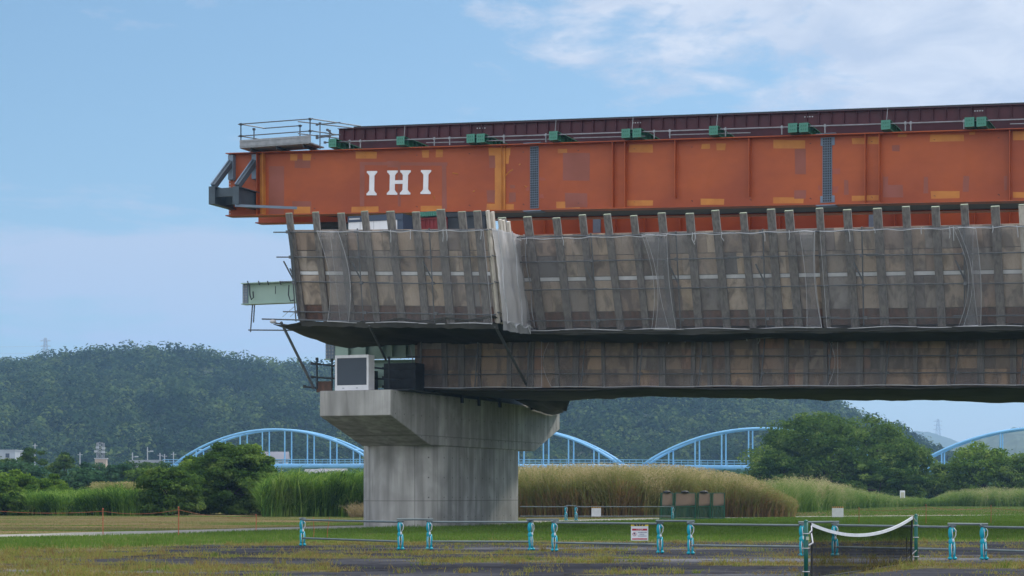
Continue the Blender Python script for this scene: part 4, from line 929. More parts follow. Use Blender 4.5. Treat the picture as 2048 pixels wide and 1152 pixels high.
# maroon rail beams
for j, (w_, lab) in enumerate(((WN, 'maroon rail beam on the green crossbeams, nearer one'), (WF, 'maroon rail beam on the green crossbeams, further one'))):
    a, b = sat(678 if j == 0 else 690, w_), sG1; r = thing('rail_beam', lab, 'rail beam', (a, w_, GT(a)+.44), 'B', 'maroon rail beams')
    h = .60; z0f = lambda s: GT(s)+.44; m_ = MB()
    def strip(mm, x0, x1, hw, z0, z1): mm.hexa([(x0, w_-hw, z0f(x0)+z0), (x1, w_-hw, z0f(x1)+z0), (x1, w_+hw, z0f(x1)+z0), (x0, w_+hw, z0f(x0)+z0), (x0, w_-hw, z0f(x0)+z1), (x1, w_-hw, z0f(x1)+z1), (x1, w_+hw, z0f(x1)+z1), (x0, w_+hw, z0f(x0)+z1)])
    strip(m_, a, b, .16, 0, .025); strip(m_, a, b, .012, .025, h-.025); strip(m_, a, b, .16, h-.025, h)
    m_.build('beam', G_['maroon'], r)
    m_ = MB(); strip(m_, a+.8, b, .045, h, h+.09); m_.build('rail', G_['dark'], r)
    if j == 0:
        m_ = MB(); x = a+.3
        while x < b: m_.bb(x-.008, x+.008, w_-.15, w_-.014, z0f(x)+.03, z0f(x)+h-.03); x += .55
        m_.build('rib', G_['maroon'], r)
        m_ = MB()
        for px in (955, 1266, 1610, 1950):
            for q_ in range(4): s_ = sat(px+q_*5, w_); m_.box((s_, w_-.02, z0f(s_)+.40), (.055, .02, .05))
        m_.build('bolt_hole', G_['rope'], r)
# scaffold pipes along the girder top
r = thing('pipe_run', 'thin grey scaffold pipes running along the top edge of the orange girder', 'pipes', (sat(700, -2), -2, GT(0)+.2), 'B')
x = sat(690, -1.95)
while x < sG1:
    e = x + random.uniform(3, 5); m_ = MB(); m_.tube((x, -1.85, GT(x)+.34), (e+.1, -1.85, GT(e)+.34), .028, 6)
    if random.random() < .6: m_.tube((x+.6, -1.75, GT(x)+.16), (e-.5, -1.75, GT(e)+.18), .024, 6)
    m_.build('pipe', G_['galv'], r)
    for _ in range(2): q_ = random.uniform(x, e); m_ = MB(); m_.tube((q_, -1.85, GT(q_)+.02), (q_, -1.85, GT(q_)+.42), .03, 6); m_.box((q_, -1.85, GT(q_)+.34), (.1, .1, .1)); m_.build('coupler', G_['galv'], r)
    x = e
for px in (808, 1110, 1433, 1773, 1264):
    s_ = sat(px, -2.1); m_ = MB(); m_.tube((s_, -2.1, GT(s_)+.4), (s_+.05, -2.1, GT(s_)+.95), .015, 5); m_.build('rod', G_['galv'], r)
# railed platform on the girder's left end
pf = thing('railed_platform', 'small railed steel platform perched on the left end of the orange girder', 'platform', tuple(P(480, 298, -1.6)), 'B')
wA, wB_ = -2.3, -.9
zf = zat(480, 297, wA); a, b = sat(480, wA), sat(622, wA)
m_ = MB(); m_.bb(a, b, wA, wB_, zf, zf+.06); m_.build('floor', G_['galv'], pf)
m_ = MB(); m_.bb(a, b, wA-.03, wA, zf+.02, zf+.40)
for i in range(2): m_.bb(a, b, wA-.05, wA-.031, zf+.08+.22*i, zf+.12+.22*i)
m_.build('toe_board', G_['galv'], pf)
for s_ in (a+.05, b-.05, sat(508, wB_), sat(600, wB_)):
    w_ = wA if s_ in (a+.05, b-.05) else wB_
    m_ = MB(); m_.tube((s_, w_, zf), (s_, w_, zf+1.22), .032, 6); [m_.box((s_, w_, zf+z_), (.11, .11, .1)) for z_ in (.6, 1.17)]; m_.build('post', G_['dark'], pf)
for z_ in (.60, 1.18):
    m_ = MB(); m_.tube((a-.1, wA, zf+z_), (b+.12, wA, zf+z_), .028, 6); m_.tube((a+.5, wB_, zf+z_), (sat(604, wB_), wB_, zf+z_), .028, 6); m_.tube((a, wA-.05, zf+z_), (a+.62, wB_+.05, zf+z_), .028, 6)
    m_.tube((b, wA-.05, zf+z_), (b+1.4, wB_+1.2, zf+z_), .028, 6); m_.tube((b-.9, wA+.4, zf+z_), (b+1.1, wB_+1.9, zf+z_), .028, 6); m_.build('rail', G_['pipe'], pf)
m_ = MB(); [m_.bb(x_, x_+.08, wA+.1, wB_+.9, zf-.14, zf) for x_ in (a+.5, a+1.9, b-.5)]; m_.build('bearer', G_['dark'], pf)
r = thing('scaffold_tubes', 'loose scaffold tubes between the railed platform and the maroon rail', 'scaffold', tuple(P(640, 290, -1.6)), 'B')
for A, B_ in (((640, 247, -1.8), (640, 298, -1.8)), ((634, 249, -1.8), (681, 245, -1.8)), ((634, 272, -1.8), (681, 269, -1.8)), ((659, 262, -1.6), (659, 290, -1.6)), ((634, 276, -2), (662, 272, -2)), ((655, 260, -1.5), (664, 268, -1.5)), ((650, 285, -1.9), (700, 283, -1.9))):
    m_ = MB(); m_.tube(P(*A), P(*B_), .03, 6); m_.box(P(*A), (.1, .1, .1)); m_.build('tube', G_['pipe'], r)
# equipment on the deck under the girders
w_ = -3.2; a, b = sat(697, w_), sat(806, w_); zg, zt_ = zat(697, 480, w_), zat(697, 433, w_)
e = thing('generator_cabinet', 'white cabinet with a navy top standing on the deck behind the posts', 'cabinet', ((a+b)/2, w_, zg), 'B')
m_ = MB(); m_.bb(a, b-.3, w_, w_+1.5, zg, zt_-.28); m_.build('body', G_['white'], e)
m_ = MB(); m_.bb(a-.03, b, w_-.03, w_+1.55, zt_-.28, zt_); m_.build('roof', G_['navy'], e)
m_ = MB(); m_.bb(b-.3, b, w_+.01, w_+1.5, zg, zt_-.28); m_.build('end_panel', G_['navy'], e)
m_ = MB(); m_.bb(a+.05, a+.6, w_-.04, w_-.031, zt_-.17, zt_-.10); m_.build('name_plate', G_['rope'], e)
for q_ in (.6, 1.3): m_ = MB(); m_.bb(a+q_, a+q_+.015, w_-.006, w_-.001, zg, zt_-.28); m_.build('panel_seam', G_['galv'], e)
w_ = -2.2; a, b = sat(838, w_), sat(876, w_); zb_, zt_ = zat(838, 434, w_), zat(838, 424, w_)
m_ = MB(); m_.bb(a, b, w_, w_+1, zb_+.03, zt_)
x = a
while x < b: m_.bb(x, x+.03, w_-.04, w_-.001, zb_, zt_); x += .11
m_.build('green_grating', G_['gbeam'], base=((a+b)/2, w_, zb_), frame='B', label='bright green ribbed packing beam right under the orange girder', cat='packing beam')
w_ = -2.0; a, b = sat(842, w_), sat(890, w_); m_ = MB(); z0, z1 = zat(842, 482, w_), zat(842, 436, w_)
m_.bb(a, b, w_, w_+1.2, z0, z1); m_.bb(a-.08, b+.08, w_-.06, w_-.001, z1-.1, z1); [m_.bb(a+.2*k_, a+.2*k_+.04, w_-.08, w_-.061, z0, z1-.1) for k_ in range(1, 6)]
m_.build('support_jack', G_['red'], base=((a+b)/2, w_, z0), frame='B', label='dark red ribbed support block under the green packing beam', cat='support block')
for i, (px0, px1, w_) in enumerate(((898, 975, -1.4), (640, 690, 1.4))):
    a, b = sat(px0, w_), sat(px1, w_); m_ = MB(); m_.bb(a, b, w_-.3, w_+.6, zat(px0, 485, w_), GB(a)-.003); m_.bb(a-.1, b+.1, w_-.36, w_-.301, GB(a)-.25, GB(a)-.06)
    m_.build('support_block', G_['dark'], base=((a+b)/2, w_, zat(px0, 485, w_)), frame='B', label=['black support block under the girder beside the pale corner posts', 'black support block under the far girder left of white cabinet'][i], cat='support block')

# ================================================================== BARRICADES
G_['teal'] = mat('teal_plastic', (.004, .33, .42), (.003, .26, .34), 4, .4)
G_['plw'] = mat('white_plastic', (.7, .72, .74), None, 4, .45)
G_['steel'] = mat('grey_tube', (.15, .185, .185), (.10, .125, .13), 3, .45, metal=.2)
def stand_proto(base, label, group):
    r = thing('barricade_stand', label, 'barricade stand', base, 'W', group); X0, Y0_, Z0 = base
    def pth(pts, rad, nm, m): t = MB(); t.path([(X0+x_, Y0_+y_, z_) for x_, y_, z_ in pts], rad, 8); return t.build(nm, m, r, smooth=True)
    b = MB(); b.ell((X0-.035, Y0_, .62), (.055, .06, .15), 12, 10); b.ell((X0-.0, Y0_, .70), (.07, .06, .07), 12, 8); b.ell((X0-.02, Y0_, .42), (.065, .06, .09), 12, 8)
    b.build('body', G_['teal'], r, smooth=True)
    for sx_ in (-1, 1):
        pth([(sx_*.035, 0, .42), (sx_*.055, -.01, .28), (sx_*.045, -.01, .16), (sx_*.05, -.02, .06)], .032, 'leg', G_['teal'])
        f_ = MB(); f_.ell((X0+sx_*.055, Y0_-.03, .04), (.05, .08, .04), 10, 6); f_.build('foot', G_['teal'], r, smooth=True)
        pth([(sx_*.03, -.05, .38), (sx_*.035, -.06, .25), (sx_*.02, -.05, .12)], .006, 'stripe', G_['plw'])
    pth([(.03, -.05, .74), (.075, -.055, .68), (.07, -.06, .57), (.02, -.07, .49)], .011, 'arm', G_['plw'])
    pth([(-.02, -.06, .72), (-.015, -.075, .62), (.0, -.07, .50)], .007, 'arm', G_['plw'])
    b = MB(); b.ell((X0+.015, Y0_-.05, .45), (.026, .03, .045), 10, 8); b.build('belly', G_['plw'], r, smooth=True)
    b = MB(); b.tube((X0-.09, Y0_, .79), (X0+.09, Y0_, .79), .035, 8); b.box((X0, Y0_, .79), (.07, .09, .09)); b.build('clamp', G_['steel'], r)
    return r
ST_ = [(605, 1092, 'teal stand at the left end of the near barrier row'), (801, 1100, 'second teal stand of the near barrier row, in front of the pier left half'), (859, 1100, 'third teal stand from the left, in front of pier middle'),
       (1061, 1101, 'teal stand just right of the pier base in the near row'), (1109, 1103, 'teal stand left of the warning sign, fifth in the near row'), (1320, 1107, 'teal stand just right of the red and white warning sign'),
       (1381, 1109, 'teal stand second to the right of the warning sign'), (1605, 1113, 'teal stand beside the left tennis net post'), (1670, 1113, 'teal stand seen through the tennis net'), (1904, 1120, 'teal stand right of the tennis net, before the last'), (1967, 1120, 'last teal stand at the right of the near row')]
proto = None; pos = []
for px, py, lab in ST_:
    g_ = gp(px, py); pos.append(g_)
    if proto is None: proto = stand_proto(tuple(g_), lab, 'teal stands of the near barrier'); o = proto
    else: o = copy_tree(proto); o.location = g_; o['label'] = lab
    o.rotation_euler[2] = random.uniform(-.25, .25)
    if px == 1061: o.rotation_euler[2] = .8
pos.append(gp(2175, 1127))
def rail(a, b, z, lab, grp='rails of the near barrier', rr=.027, y=0):
    m = MB(); m.tube((a.x, a.y+y, z), (b.x, b.y+y, z+random.uniform(-.01, .01)), rr, 8); m.build('barrier_rail', G_['steel'], base=tuple((a+b)/2), frame='W', label=lab, cat='rail', group=grp)
spn = [(0, 1, 'between the two leftmost stands'), (2, 3, 'across the front of the pier'), (4, 5, 'behind the warning sign'), (6, 7, 'between the warning sign and the tennis net'), (8, 9, 'running behind the tennis net'), (10, 11, 'leaving the picture on the right')]
for i, j, w in spn: rail(pos[i], pos[j], .76, 'upper grey barrier rail ' + w); rail(pos[i], pos[j], .23, 'lower grey barrier rail ' + w)
for i, j, w in ((1, 2, 'at the pier left half'), (3, 4, 'right of the pier base'), (5, 6, 'right of the warning sign'), (7, 8, 'by the left net post'), (9, 10, 'at the far right')):
    rail(pos[i]-Vector((.1, 0, 0)), pos[j]+Vector((.1, 0, 0)), .83, 'short grey link pipe joining two stands ' + w, 'short link pipes of the near barrier')
fpos = []
for px, py, lab in ((1132, 1041, 'left teal stand of the far barrier row by the dry grass'), (1152, 1041, 'right teal stand of the far pair by the dry grass'), (1345, 1041, 'teal stand at the right end of the far row beside green racks')):
    o = copy_tree(proto); g_ = gp(px, py); fpos.append(g_); o.location = g_; o['label'] = lab; o['group'] = 'teal stands of the far barrier'
g0 = gp(1040, 1041)
for A, B_, w in ((g0, fpos[0], 'left of the far pair of stands'), (fpos[1], fpos[2], 'carrying the small white notice')):
    rail(A, B_, .78, 'upper thin rail of the far barrier ' + w, 'rails of the far barrier'); rail(A, B_, .24, 'lower thin rail of the far barrier ' + w, 'rails of the far barrier')
rail(fpos[0], fpos[1], .84, 'short link pipe on the far pair of stands', 'rails of the far barrier')

# ---- signs
G_['yel'] = mat('sign_yellow', (.75, .58, .05), None, 5, .5); G_['blk'] = mat('sign_black', (.02, .02, .02), None, 5, .5)
G_['sred'] = mat('sign_red', (.45, .02, .04), None, 5, .5); G_['snavy'] = mat('sign_navy', (.06, .08, .2), None, 5, .5); G_['amb'] = mat('sign_amber', (.5, .28, .05), None, 5, .5)
Ys = pos[4].y*.3+pos[5].y*.7-.06
def sign(px0, px1, py0, py1, Yd, label, full, group):
    A, B_ = wp(px0, py1, Yd), wp(px1, py0, Yd); x0, x1, z0, z1 = A.x, B_.x, A.z, B_.z; W_, H_ = x1-x0, z1-z0
    r = thing('notice_sign', label, 'sign', ((x0+x1)/2, Yd, z0), 'W', group)
    m = MB(); m.bb(x0, x1, Yd, Yd+.012, z0, z1); m.build('board', G_['plw'], r)
    m = MB(); m.bb(x0, x1, Yd-.004, Yd-.001, z1-.2*H_, z1)if full else m.bb(x0, x1, Yd-.004, Yd-.001, z1-.14*H_, z1); m.build('top_band', G_['yel'] if full else G_['amb'], r)
    m = MB(); nst = 3 if full else 5
    for i in range(nst):
        for sgn in (-1, 1):
            cx = (x0+x1)/2 + sgn*W_*(.06+.17*i) if full else x0+W_*(.08+.18*i)
            d = sgn*W_*.09; zt2, zb2 = z1-.01*H_, z1-(.19 if full else .13)*H_; ww = W_*.055
            if full: pts = [(cx-ww, zb2), (cx+ww, zb2), (cx+ww+d, zt2), (cx-ww+d, zt2)]
            else: pts = [(cx-ww*.6, zb2), (cx+ww*.6, zb2), (cx+ww*.6+abs(d)*.3, zt2), (cx-ww*.6+abs(d)*.3, zt2)]
            if min(p[0] for p in pts) < x0 or max(p[0] for p in pts) > x1: continue
            m.prism(pts, 'y', Yd-.008-.0004*(sgn+1), Yd-.0045)
            if not full: break
    m.build('chevrons', G_['blk'], r)
    if full:
        m = MB(); m.bb(x0+.06*W_, x1-.06*W_, Yd-.004, Yd-.001, z0+.55*H_, z0+.66*H_); m.bb(x0+.06*W_, x1-.06*W_, Yd-.004, Yd-.001, z0+.05*H_, z0+.12*H_); m.build('red_band', G_['sred'], r)
        cu = bpy.data.curves.new('t', 'FONT'); cu.body = 'STOP'; cu.size = .13*H_; cu.extrude = .002; cu.align_x = 'CENTER'; cu.space_character = 1.25
        tmp = bpy.data.objects.new('t', cu); col.objects.link(tmp); dg = bpy.context.evaluated_depsgraph_get(); me = bpy.data.meshes.new_from_object(tmp.evaluated_get(dg)); bpy.data.objects.remove(tmp)
        me.transform(Matrix.Rotation(R(90), 4, 'X')); me.transform(Matrix.Translation((0, -.008, .56*H_))); me.materials.clear(); me.materials.append(G_['plw'])
        o = bpy.data.objects.new('lettering', me); col.objects.link(o); o.parent = r
        m = MB(); c = (x0+.2*W_, z0+.35*H_); rr = .10*W_
        for k_ in range(20):
            a0_, a1_ = 6.2832*k_/20, 6.2832*(k_+1)/20; m.bar((c[0]+rr*math.cos(a0_), Yd-.004, c[1]+rr*math.sin(a0_)), (c[0]+rr*math.cos(a1_), Yd-.004, c[1]+rr*math.sin(a1_)), .012, .006)
        m.bar((c[0]-rr*.7, Yd-.006, c[1]+rr*.7), (c[0]+rr*.7, Yd-.006, c[1]-rr*.7), .012, .006); m.build('prohibition_mark', G_['sred'], r)
        m = MB(); m.ell((c[0], Yd-.003, c[1]+rr*.45), (.02, .003, .02), 8, 5); m.bar((c[0], Yd-.003, c[1]+rr*.3), (c[0]+.01, Yd-.003, c[1]-rr*.5), .03, .006)
        for k_, (u0, u1) in enumerate(((.42, .93), (.5, .8), (.42, .9))):
            u = u0
            while u < u1-.03: w2 = random.uniform(.04, .07); m.bb(x0+u*W_, x0+min(u+w2, u1)*W_, Yd-.004, Yd-.001, z0+(.43-.10*k_)*H_, z0+(.465-.10*k_)*H_); u += w2+.02
        m.build('small_print', G_['snavy'], r)
    return r
sign(1262, 1296.5, 1045, 1081, Ys, 'white warning sign with yellow and black chevrons and a red STOP band on the barrier', True, None)
sign(1183, 1202, 1013.5, 1033, fpos[0].y-.1, 'small white notice with amber top hanging on the far rail near the pier', False, 'small white notices further back')
s2 = sign(1664, 1687, 1013, 1034, 118, 'small white notice standing alone by the path before the round tree', False, 'small white notices further back')
for px in (1668, 1683):
    A = wp(px, 1034, 118.02); m = MB(); m.tube((A.x, 118.03, 0), (A.x, 118.03, A.z+.4), .02, 6); m.build('leg', G_['steel'], s2)
YM = 226; A = wp(1800, 1004, YM); B_ = wp(1810, 981, YM)
r = thing('marker_post', 'narrow white marker board standing in grass before the round tree', 'marker', ((A.x+B_.x)/2, YM, 0))
m = MB(); m.bb(A.x, B_.x, YM, YM+.06, A.z, B_.z); m.build('board', G_['plw'], r)
m = MB(); m.bb(A.x+.1, B_.x-.1, YM-.03, YM-.001, A.z+.2, B_.z-.2); m.build('panel', mat('beige_panel', (.5, .48, .36), None, 4), r)
m = MB(); m.tube(((A.x+B_.x)/2, YM+.1, 0), ((A.x+B_.x)/2, YM+.1, A.z+.3), .05, 6); m.build('leg', G_['steel'], r)

# ---- green mesh racks
G_['rackg'] = mat('rack_green', (.02, .11, .07), None, 4, .5); G_['rackn'] = netmat('rack_net', (.035, .085, .06), .8); G_['rackt'] = netmat('rack_upper_net', (.26, .19, .155), .72)
for i, (x0, x1, lab) in enumerate(((1322, 1346, 'leftmost narrow green mesh rack beside the dry grass'), (1349, 1391, 'widest green mesh rack of the four'), (1395, 1421, 'narrow green mesh rack third from the left'), (1424, 1449, 'rightmost green mesh rack with no cap'))):
    Yd = 115+.5*i; A, B_ = wp(x0, 1040, Yd), wp(x1, 986, Yd); xa, xb, h = A.x, B_.x, B_.z
    r = thing('mesh_rack', lab, 'rack', ((xa+xb)/2, Yd, 0), 'W', 'green mesh racks by the path')
    m = MB()
    for x_ in (xa, xb): m.tube((x_, Yd, 0), (x_+(.06 if x_ == xa else 0), Yd, h), .03, 6); m.tube((x_, Yd+.9, 0), (x_, Yd+.1, h), .025, 6)
    for z_ in (.08, h*.5, h): m.tube((xa, Yd, z_), (xb, Yd, z_), .025, 6)
    m.tube((xa, Yd+.9, .08), (xb, Yd+.9, .08), .025, 6); m.build('frame', G_['rackg'], r)
    m = MB(); m.add([(xa+.02, Yd+.02, .05), (xb-.02, Yd+.02, .05), (xb-.02, Yd+.04, h*.62), (xa+.05, Yd+.04, h*.55)], [(0, 1, 2, 3)]); m.build('lower_net', G_['rackn'], r)
    m = MB(); m.add([(xa+.05, Yd+.03, h*.5), (xb-.02, Yd+.03, h*.55), (xb-.02, Yd+.05, h-.02), (xa+.08, Yd+.05, h-.02)], [(0, 1, 2, 3)]); m.build('upper_net', G_['rackt'], r)
    if i < 3: m = MB(); cx = (xa+xb)/2; m.ell((cx, Yd, h+.05), (.24, .15, .09), 10, 6); m.build('cap', G_['blk'], r)

# ---- tennis net
G_['tgreen'] = mat('dark_green_post', (.012, .11, .085), None, 3, .4); G_['bnet'] = netmat('black_net', (.008, .010, .010), .60)
A = Vector(((1612-CX)/F*35.2, 35.2, 0)); B_ = Vector(((1832-CX)/F*43.5, 43.5, 0))
def tpost(p, h, lab):
    r = thing('net_post', lab, 'post', tuple(p), 'W', 'tennis net posts'); m = MB(); m.tube(p, (p.x, p.y, h), .038, 12); m.build('pole', G_['tgreen'], r, smooth=True)
    m = MB(); m.ell((p.x, p.y, h), (.04, .04, .04), 10, 6); m.build('cap', G_['tgreen'], r, smooth=True)
    if h < 1.04: m = MB(); m.box((p.x+.02, p.y-.04, h*.72), (.05, .04, .06)); m.build('winder', mat('pale_tag', (.45, .48, .35), None, 4), r)
    for z_ in (h*.8, h*.55, h*.15):
        m = MB(); m.path([(p.x+.06*math.cos(t_), p.y+.06*math.sin(t_), z_) for t_ in [i_*.5236 for i_ in range(13)]], .008, 4); m.build('strap', G_['rope'], r)
tpost(A, 1.03, 'green tennis net post at the left of the net, cut by the lower edge'); tpost(B_, 1.05, 'green tennis net post at the right end of the sagging net')
tn = thing('tennis_net', 'sagging black tennis net with a white top band', 'net', tuple((A+B_)/2))
# image-space sag measured, expressed as real height
d = (B_-A); L_ = d.length
def ntop(t): return 1.02 - .012 + (.86+.14*t-1.0)*0 - 1.20*t*(1-t)*(1.0) * .92 + (.03*t)
def npnt(t, z_): q = A.lerp(B_, .04+.92*t); return Vector((q.x, q.y, z_))
NS = 40
m = MB(); m.grid(lambda u, v_: npnt(u, .03 + (ntop(u)-.03)*v_) + Vector((0, .03*math.sin(u*9+v_*3), 0)), NS, 10); m.build('mesh', G_['bnet'], tn, smooth=True)
m = MB()
for i in range(NS):
    t0, t1 = i/NS, (i+1)/NS; a_, b_ = npnt(t0, ntop(t0)), npnt(t1, ntop(t1)); o_ = Vector((0, .05, 0))
    m.hexa([a_-o_-Vector((0, 0, .06)), b_-o_-Vector((0, 0, .06)), b_+o_-Vector((0, 0, .06)), a_+o_-Vector((0, 0, .06)), a_-o_, b_-o_, b_+o_, a_+o_])
m.build('top_band', G_['plw'], tn)
m = MB(); m.path([npnt(0, ntop(0)), npnt(.005, .5), npnt(0, .03)], .022, 6); m.path([npnt(1, ntop(1)), npnt(.985, .5), npnt(.99, .05)], .022, 6); m.path([npnt(.93, .6), npnt(.935, .3), npnt(.93, .05)], .012, 5)
m.path([npnt(i/20, .03) for i in range(21)], .012, 5); m.build('edge_cord', G_['blk'], tn)
m = MB()
m.path([npnt(0, ntop(0)-.05), (A.x+.1, A.y, .88), (A.x+.05, A.y-.06, .84)], .012, 5); m.path([npnt(0, .82), (A.x+.12, A.y, .66), (A.x+.04, A.y-.06, .62)], .014, 5)
m.path([npnt(1, ntop(1)), (B_.x, B_.y-.06, .92)], .012, 5); m.path([(B_.x-.2, B_.y, .1), (B_.x, B_.y-.06, .3)], .012, 5); m.build('cord', G_['rope'], tn)

# ---- orange rope fence
G_['orp'] = mat('orange_plastic', (.36, .09, .04), None, 4, .5)
def rope_fence(stk, lab_rope, labs, grp, r_=.007):
    P_ = []
    for (px, yt, yb), lb in zip(stk, labs):
        g_ = gp(px, yb); h = (yb-yt)/F*g_.y; P_.append((g_, h)); r = thing('rope_stake', lb, 'stake', tuple(g_), 'W', grp)
        m = MB(); m.tube(g_, (g_.x+random.uniform(-.02, .02), g_.y, h), .016, 6); m.build('rod', G_['orp'], r); m = MB(); m.ell((g_.x, g_.y, h), (.03, .03, .04), 8, 5); m.build('hook', G_['orp'], r)
    for i, ((a_, ha), (b_, hb)) in enumerate(zip(P_[:-1], P_[1:])):
        m = MB(); m.path([(lerp(a_.x, b_.x, t), lerp(a_.y, b_.y, t), lerp(ha, hb, t)-.08-.5*t*(1-t)) for t in [k_/10 for k_ in range(11)]], r_, 5)
        m.build('rope', G_['orp'], base=tuple((a_+b_)/2), frame='W', label=lab_rope[i], cat='rope', group=grp + ' ropes')
rope_fence([(-60, 1012, 1068), (206, 1018, 1070), (357, 1015, 1072), (512, 1030, 1062)], ['orange rope sagging in from the left edge', 'orange rope between the two tall orange stakes', 'orange rope running right from the second tall stake'],
           ['orange stake beyond the left edge', 'orange stake left of the pair in front of the reeds', 'orange stake in front of the leafy bush', 'short orange stake ending the rope before the bush'], 'orange stakes on the left verge')
rope_fence([(1718, 1016, 1046), (1852, 1010, 1049), (1982, 1012, 1048), (2110, 1012, 1048)], ['faint orange rope right of the lone notice', 'faint orange rope behind the right net post', 'faint orange rope at the right edge'],
           ['faint orange stake right of the lone notice', 'faint orange stake behind the right net post', 'faint orange stake far right in the meadow', 'orange stake beyond the right edge'], 'orange stakes on the right meadow')
for i, (px, py) in enumerate(((627, 1080), (654, 1080))):
    g_ = gp(px, py); m = MB(); m.path([(g_.x, g_.y, 0), (g_.x+.02, g_.y, .35), (g_.x-.01+.1*i, g_.y, .75)], .01, 5); m.build('rust_rod', G_['orp'], base=tuple(g_), frame='W', label=['thin rusty rod leaning on the leftmost rail, nearer the end stand', 'thin rusty rod leaning on the leftmost rail, nearer the pier'][i], cat='rod')

# ================================================================== VEGETATION
bark = mat('bark', (.05, .04, .03), (.03, .025, .02), 3, .9)
def tree(name, label, cat, c, W_, H_, D_, nclump, per, leaf, lm, trunk=.3, base_open=.12, seed=0, group=None, lopsided=None, rc=.17, limbs=9):
    """crown = leaf clumps over and through an uneven dome; c on the ground"""
    r = thing(name, label, cat, tuple(c), 'W', group)
    k = nclump; th = rng.uniform(0, 6.283, k); u = rng.uniform(-.25, 1, k); rad = rng.uniform(.55, 1.0, k) ** .6
    sr_ = np.sqrt(np.clip(1-u*u, 0, 1)); wob = .86 + .3*fbm(th*1.6+seed, u*2+seed, 3)
    if base_open <= .02:
        u = rng.uniform(-1, 1, k); sr_ = (1 - np.abs(u)**2.6)**.5; sr_ = np.where(u < 0, np.maximum(sr_, .82), sr_); wob = .86 + .3*fbm(th*1.6+seed, u*2+seed, 3)
    px = c[0] + W_/2*sr_*np.cos(th)*rad*wob; py = c[1] + D_/2*sr_*np.sin(th)*rad*wob
    hb = H_*(base_open+.25) if base_open > .02 else H_*.44; pz = hb + (H_-hb)*u*rad*wob*1.02; pz = np.maximum(pz, H_*base_open + rng.uniform(0, .12, k)*H_)
    if lopsided is not None: pz = pz * (1 + lopsided*(px-c[0])/(W_/2))
    cr = rng.uniform(.7, 1.3, k) * rc * min(W_, H_*1.4)
    n = k*per; ci = np.repeat(np.arange(k), per)
    d = rng.normal(0, 1, (n, 3)); d /= np.linalg.norm(d, axis=1)[:, None]; rr = rng.uniform(.3, 1.0, n) ** .5
    rr *= 1 + .35*(rng.random(n) > .93)
    P_ = np.stack([px[ci], py[ci], pz[ci]], -1) + d*(cr[ci]*rr)[:, None]*np.array([1.1, 1.1, .58])
    P_[:, 2] = np.maximum(P_[:, 2], .05 + rng.uniform(0, .3, n))
    Nn = d + np.array([0, 0, .5]) + rng.normal(0, .5, (n, 3))
    v, f = cards(P_, Nn, leaf*rng.uniform(.6, 1.4, n), .6); npmesh('crown', v, f, lm, r, tone=np.clip(rng.normal(.5, .27, k)[ci] + rng.normal(0, .12, n), 0, 1))
    m = MB(); ht = hb*.8
    m.path([(c[0], c[1], 0), (c[0]+.02*W_, c[1], ht*.5), (c[0], c[1], ht)], trunk, 8, trunk*.7)
    for i in range(limbs):
        j = random.randrange(k); e_ = Vector((px[j], py[j], pz[j])); s_ = Vector((c[0], c[1], ht*random.uniform(.2, 1))); mid = s_.lerp(e_, .5) + Vector((0, 0, random.uniform(-.05, .08)*H_))
        m.path([s_, mid, e_], trunk*.5, 5, trunk*.12)
    m.build('trunk', bark, r, smooth=True); return r
Lg = {
 'bright': leafmat('bright_leaves', [(.03, .07, .012), (.08, .15, .02), (.17, .26, .04), (.36, .42, .09)], .4, isl=.22),
 'dark': leafmat('dark_leaves', [(.012, .032, .008), (.030, .066, .014), (.09, .15, .03), (.22, .28, .065)], .35, isl=.22),
 'mid': leafmat('mid_leaves', [(.018, .044, .010), (.052, .102, .020), (.115, .185, .038), (.24, .30, .075)], .35, isl=.22),
 'cool': leafmat('cool_leaves', [(.015, .042, .020), (.034, .08, .036), (.06, .12, .052), (.11, .18, .08)], .3)}
def tr(px0, px1, pt_, Y, lab, lm, name='tree', D=None, nc=90, per=200, leaf=.24, **kw):
    c = Vector((((px0+px1)/2-CX)/F*Y, Y, 0)); W_ = (px1-px0)/F*Y; H_ = EYE+(HY-pt_)/F*Y
    return tree(name, lab, 'tree' if name == 'tree' else 'bush', c, W_, H_, D or W_*.8, nc, per, leaf, Lg[lm], **kw)
tr(1502, 1872, 833, 262, 'great round dark green tree right of centre, broad as it is high', 'mid', nc=300, per=190, leaf=.40, trunk=.45, base_open=.10, rc=.095, limbs=22, lopsided=-.10)
tr(1660, 1850, 925, 250, 'low dark shrub under the right flank of the great round tree', 'dark', name='bush', nc=90, per=150, leaf=.36, base_open=.0, rc=.13, D=8)
tr(1500, 1600, 905, 252, 'small dark lobe of foliage at the left foot of the great round tree', 'dark', name='bush', nc=60, per=150, leaf=.36, base_open=.18, rc=.15, D=7)
tr(1895, 2045, 893, 262, 'rounded green tree with a pale crown near the right edge', 'bright', nc=130, per=170, leaf=.36, base_open=.02, rc=.14)
tr(1990, 2130, 915, 258, 'dark green tree cut by the right edge', 'mid', nc=90, per=170, leaf=.36, base_open=.02, rc=.14)
tr(1850, 1925, 928, 268, 'low green bush between the round tree and the right-hand trees', 'mid', name='bush', nc=50, per=160, leaf=.36, base_open=.0, rc=.17)
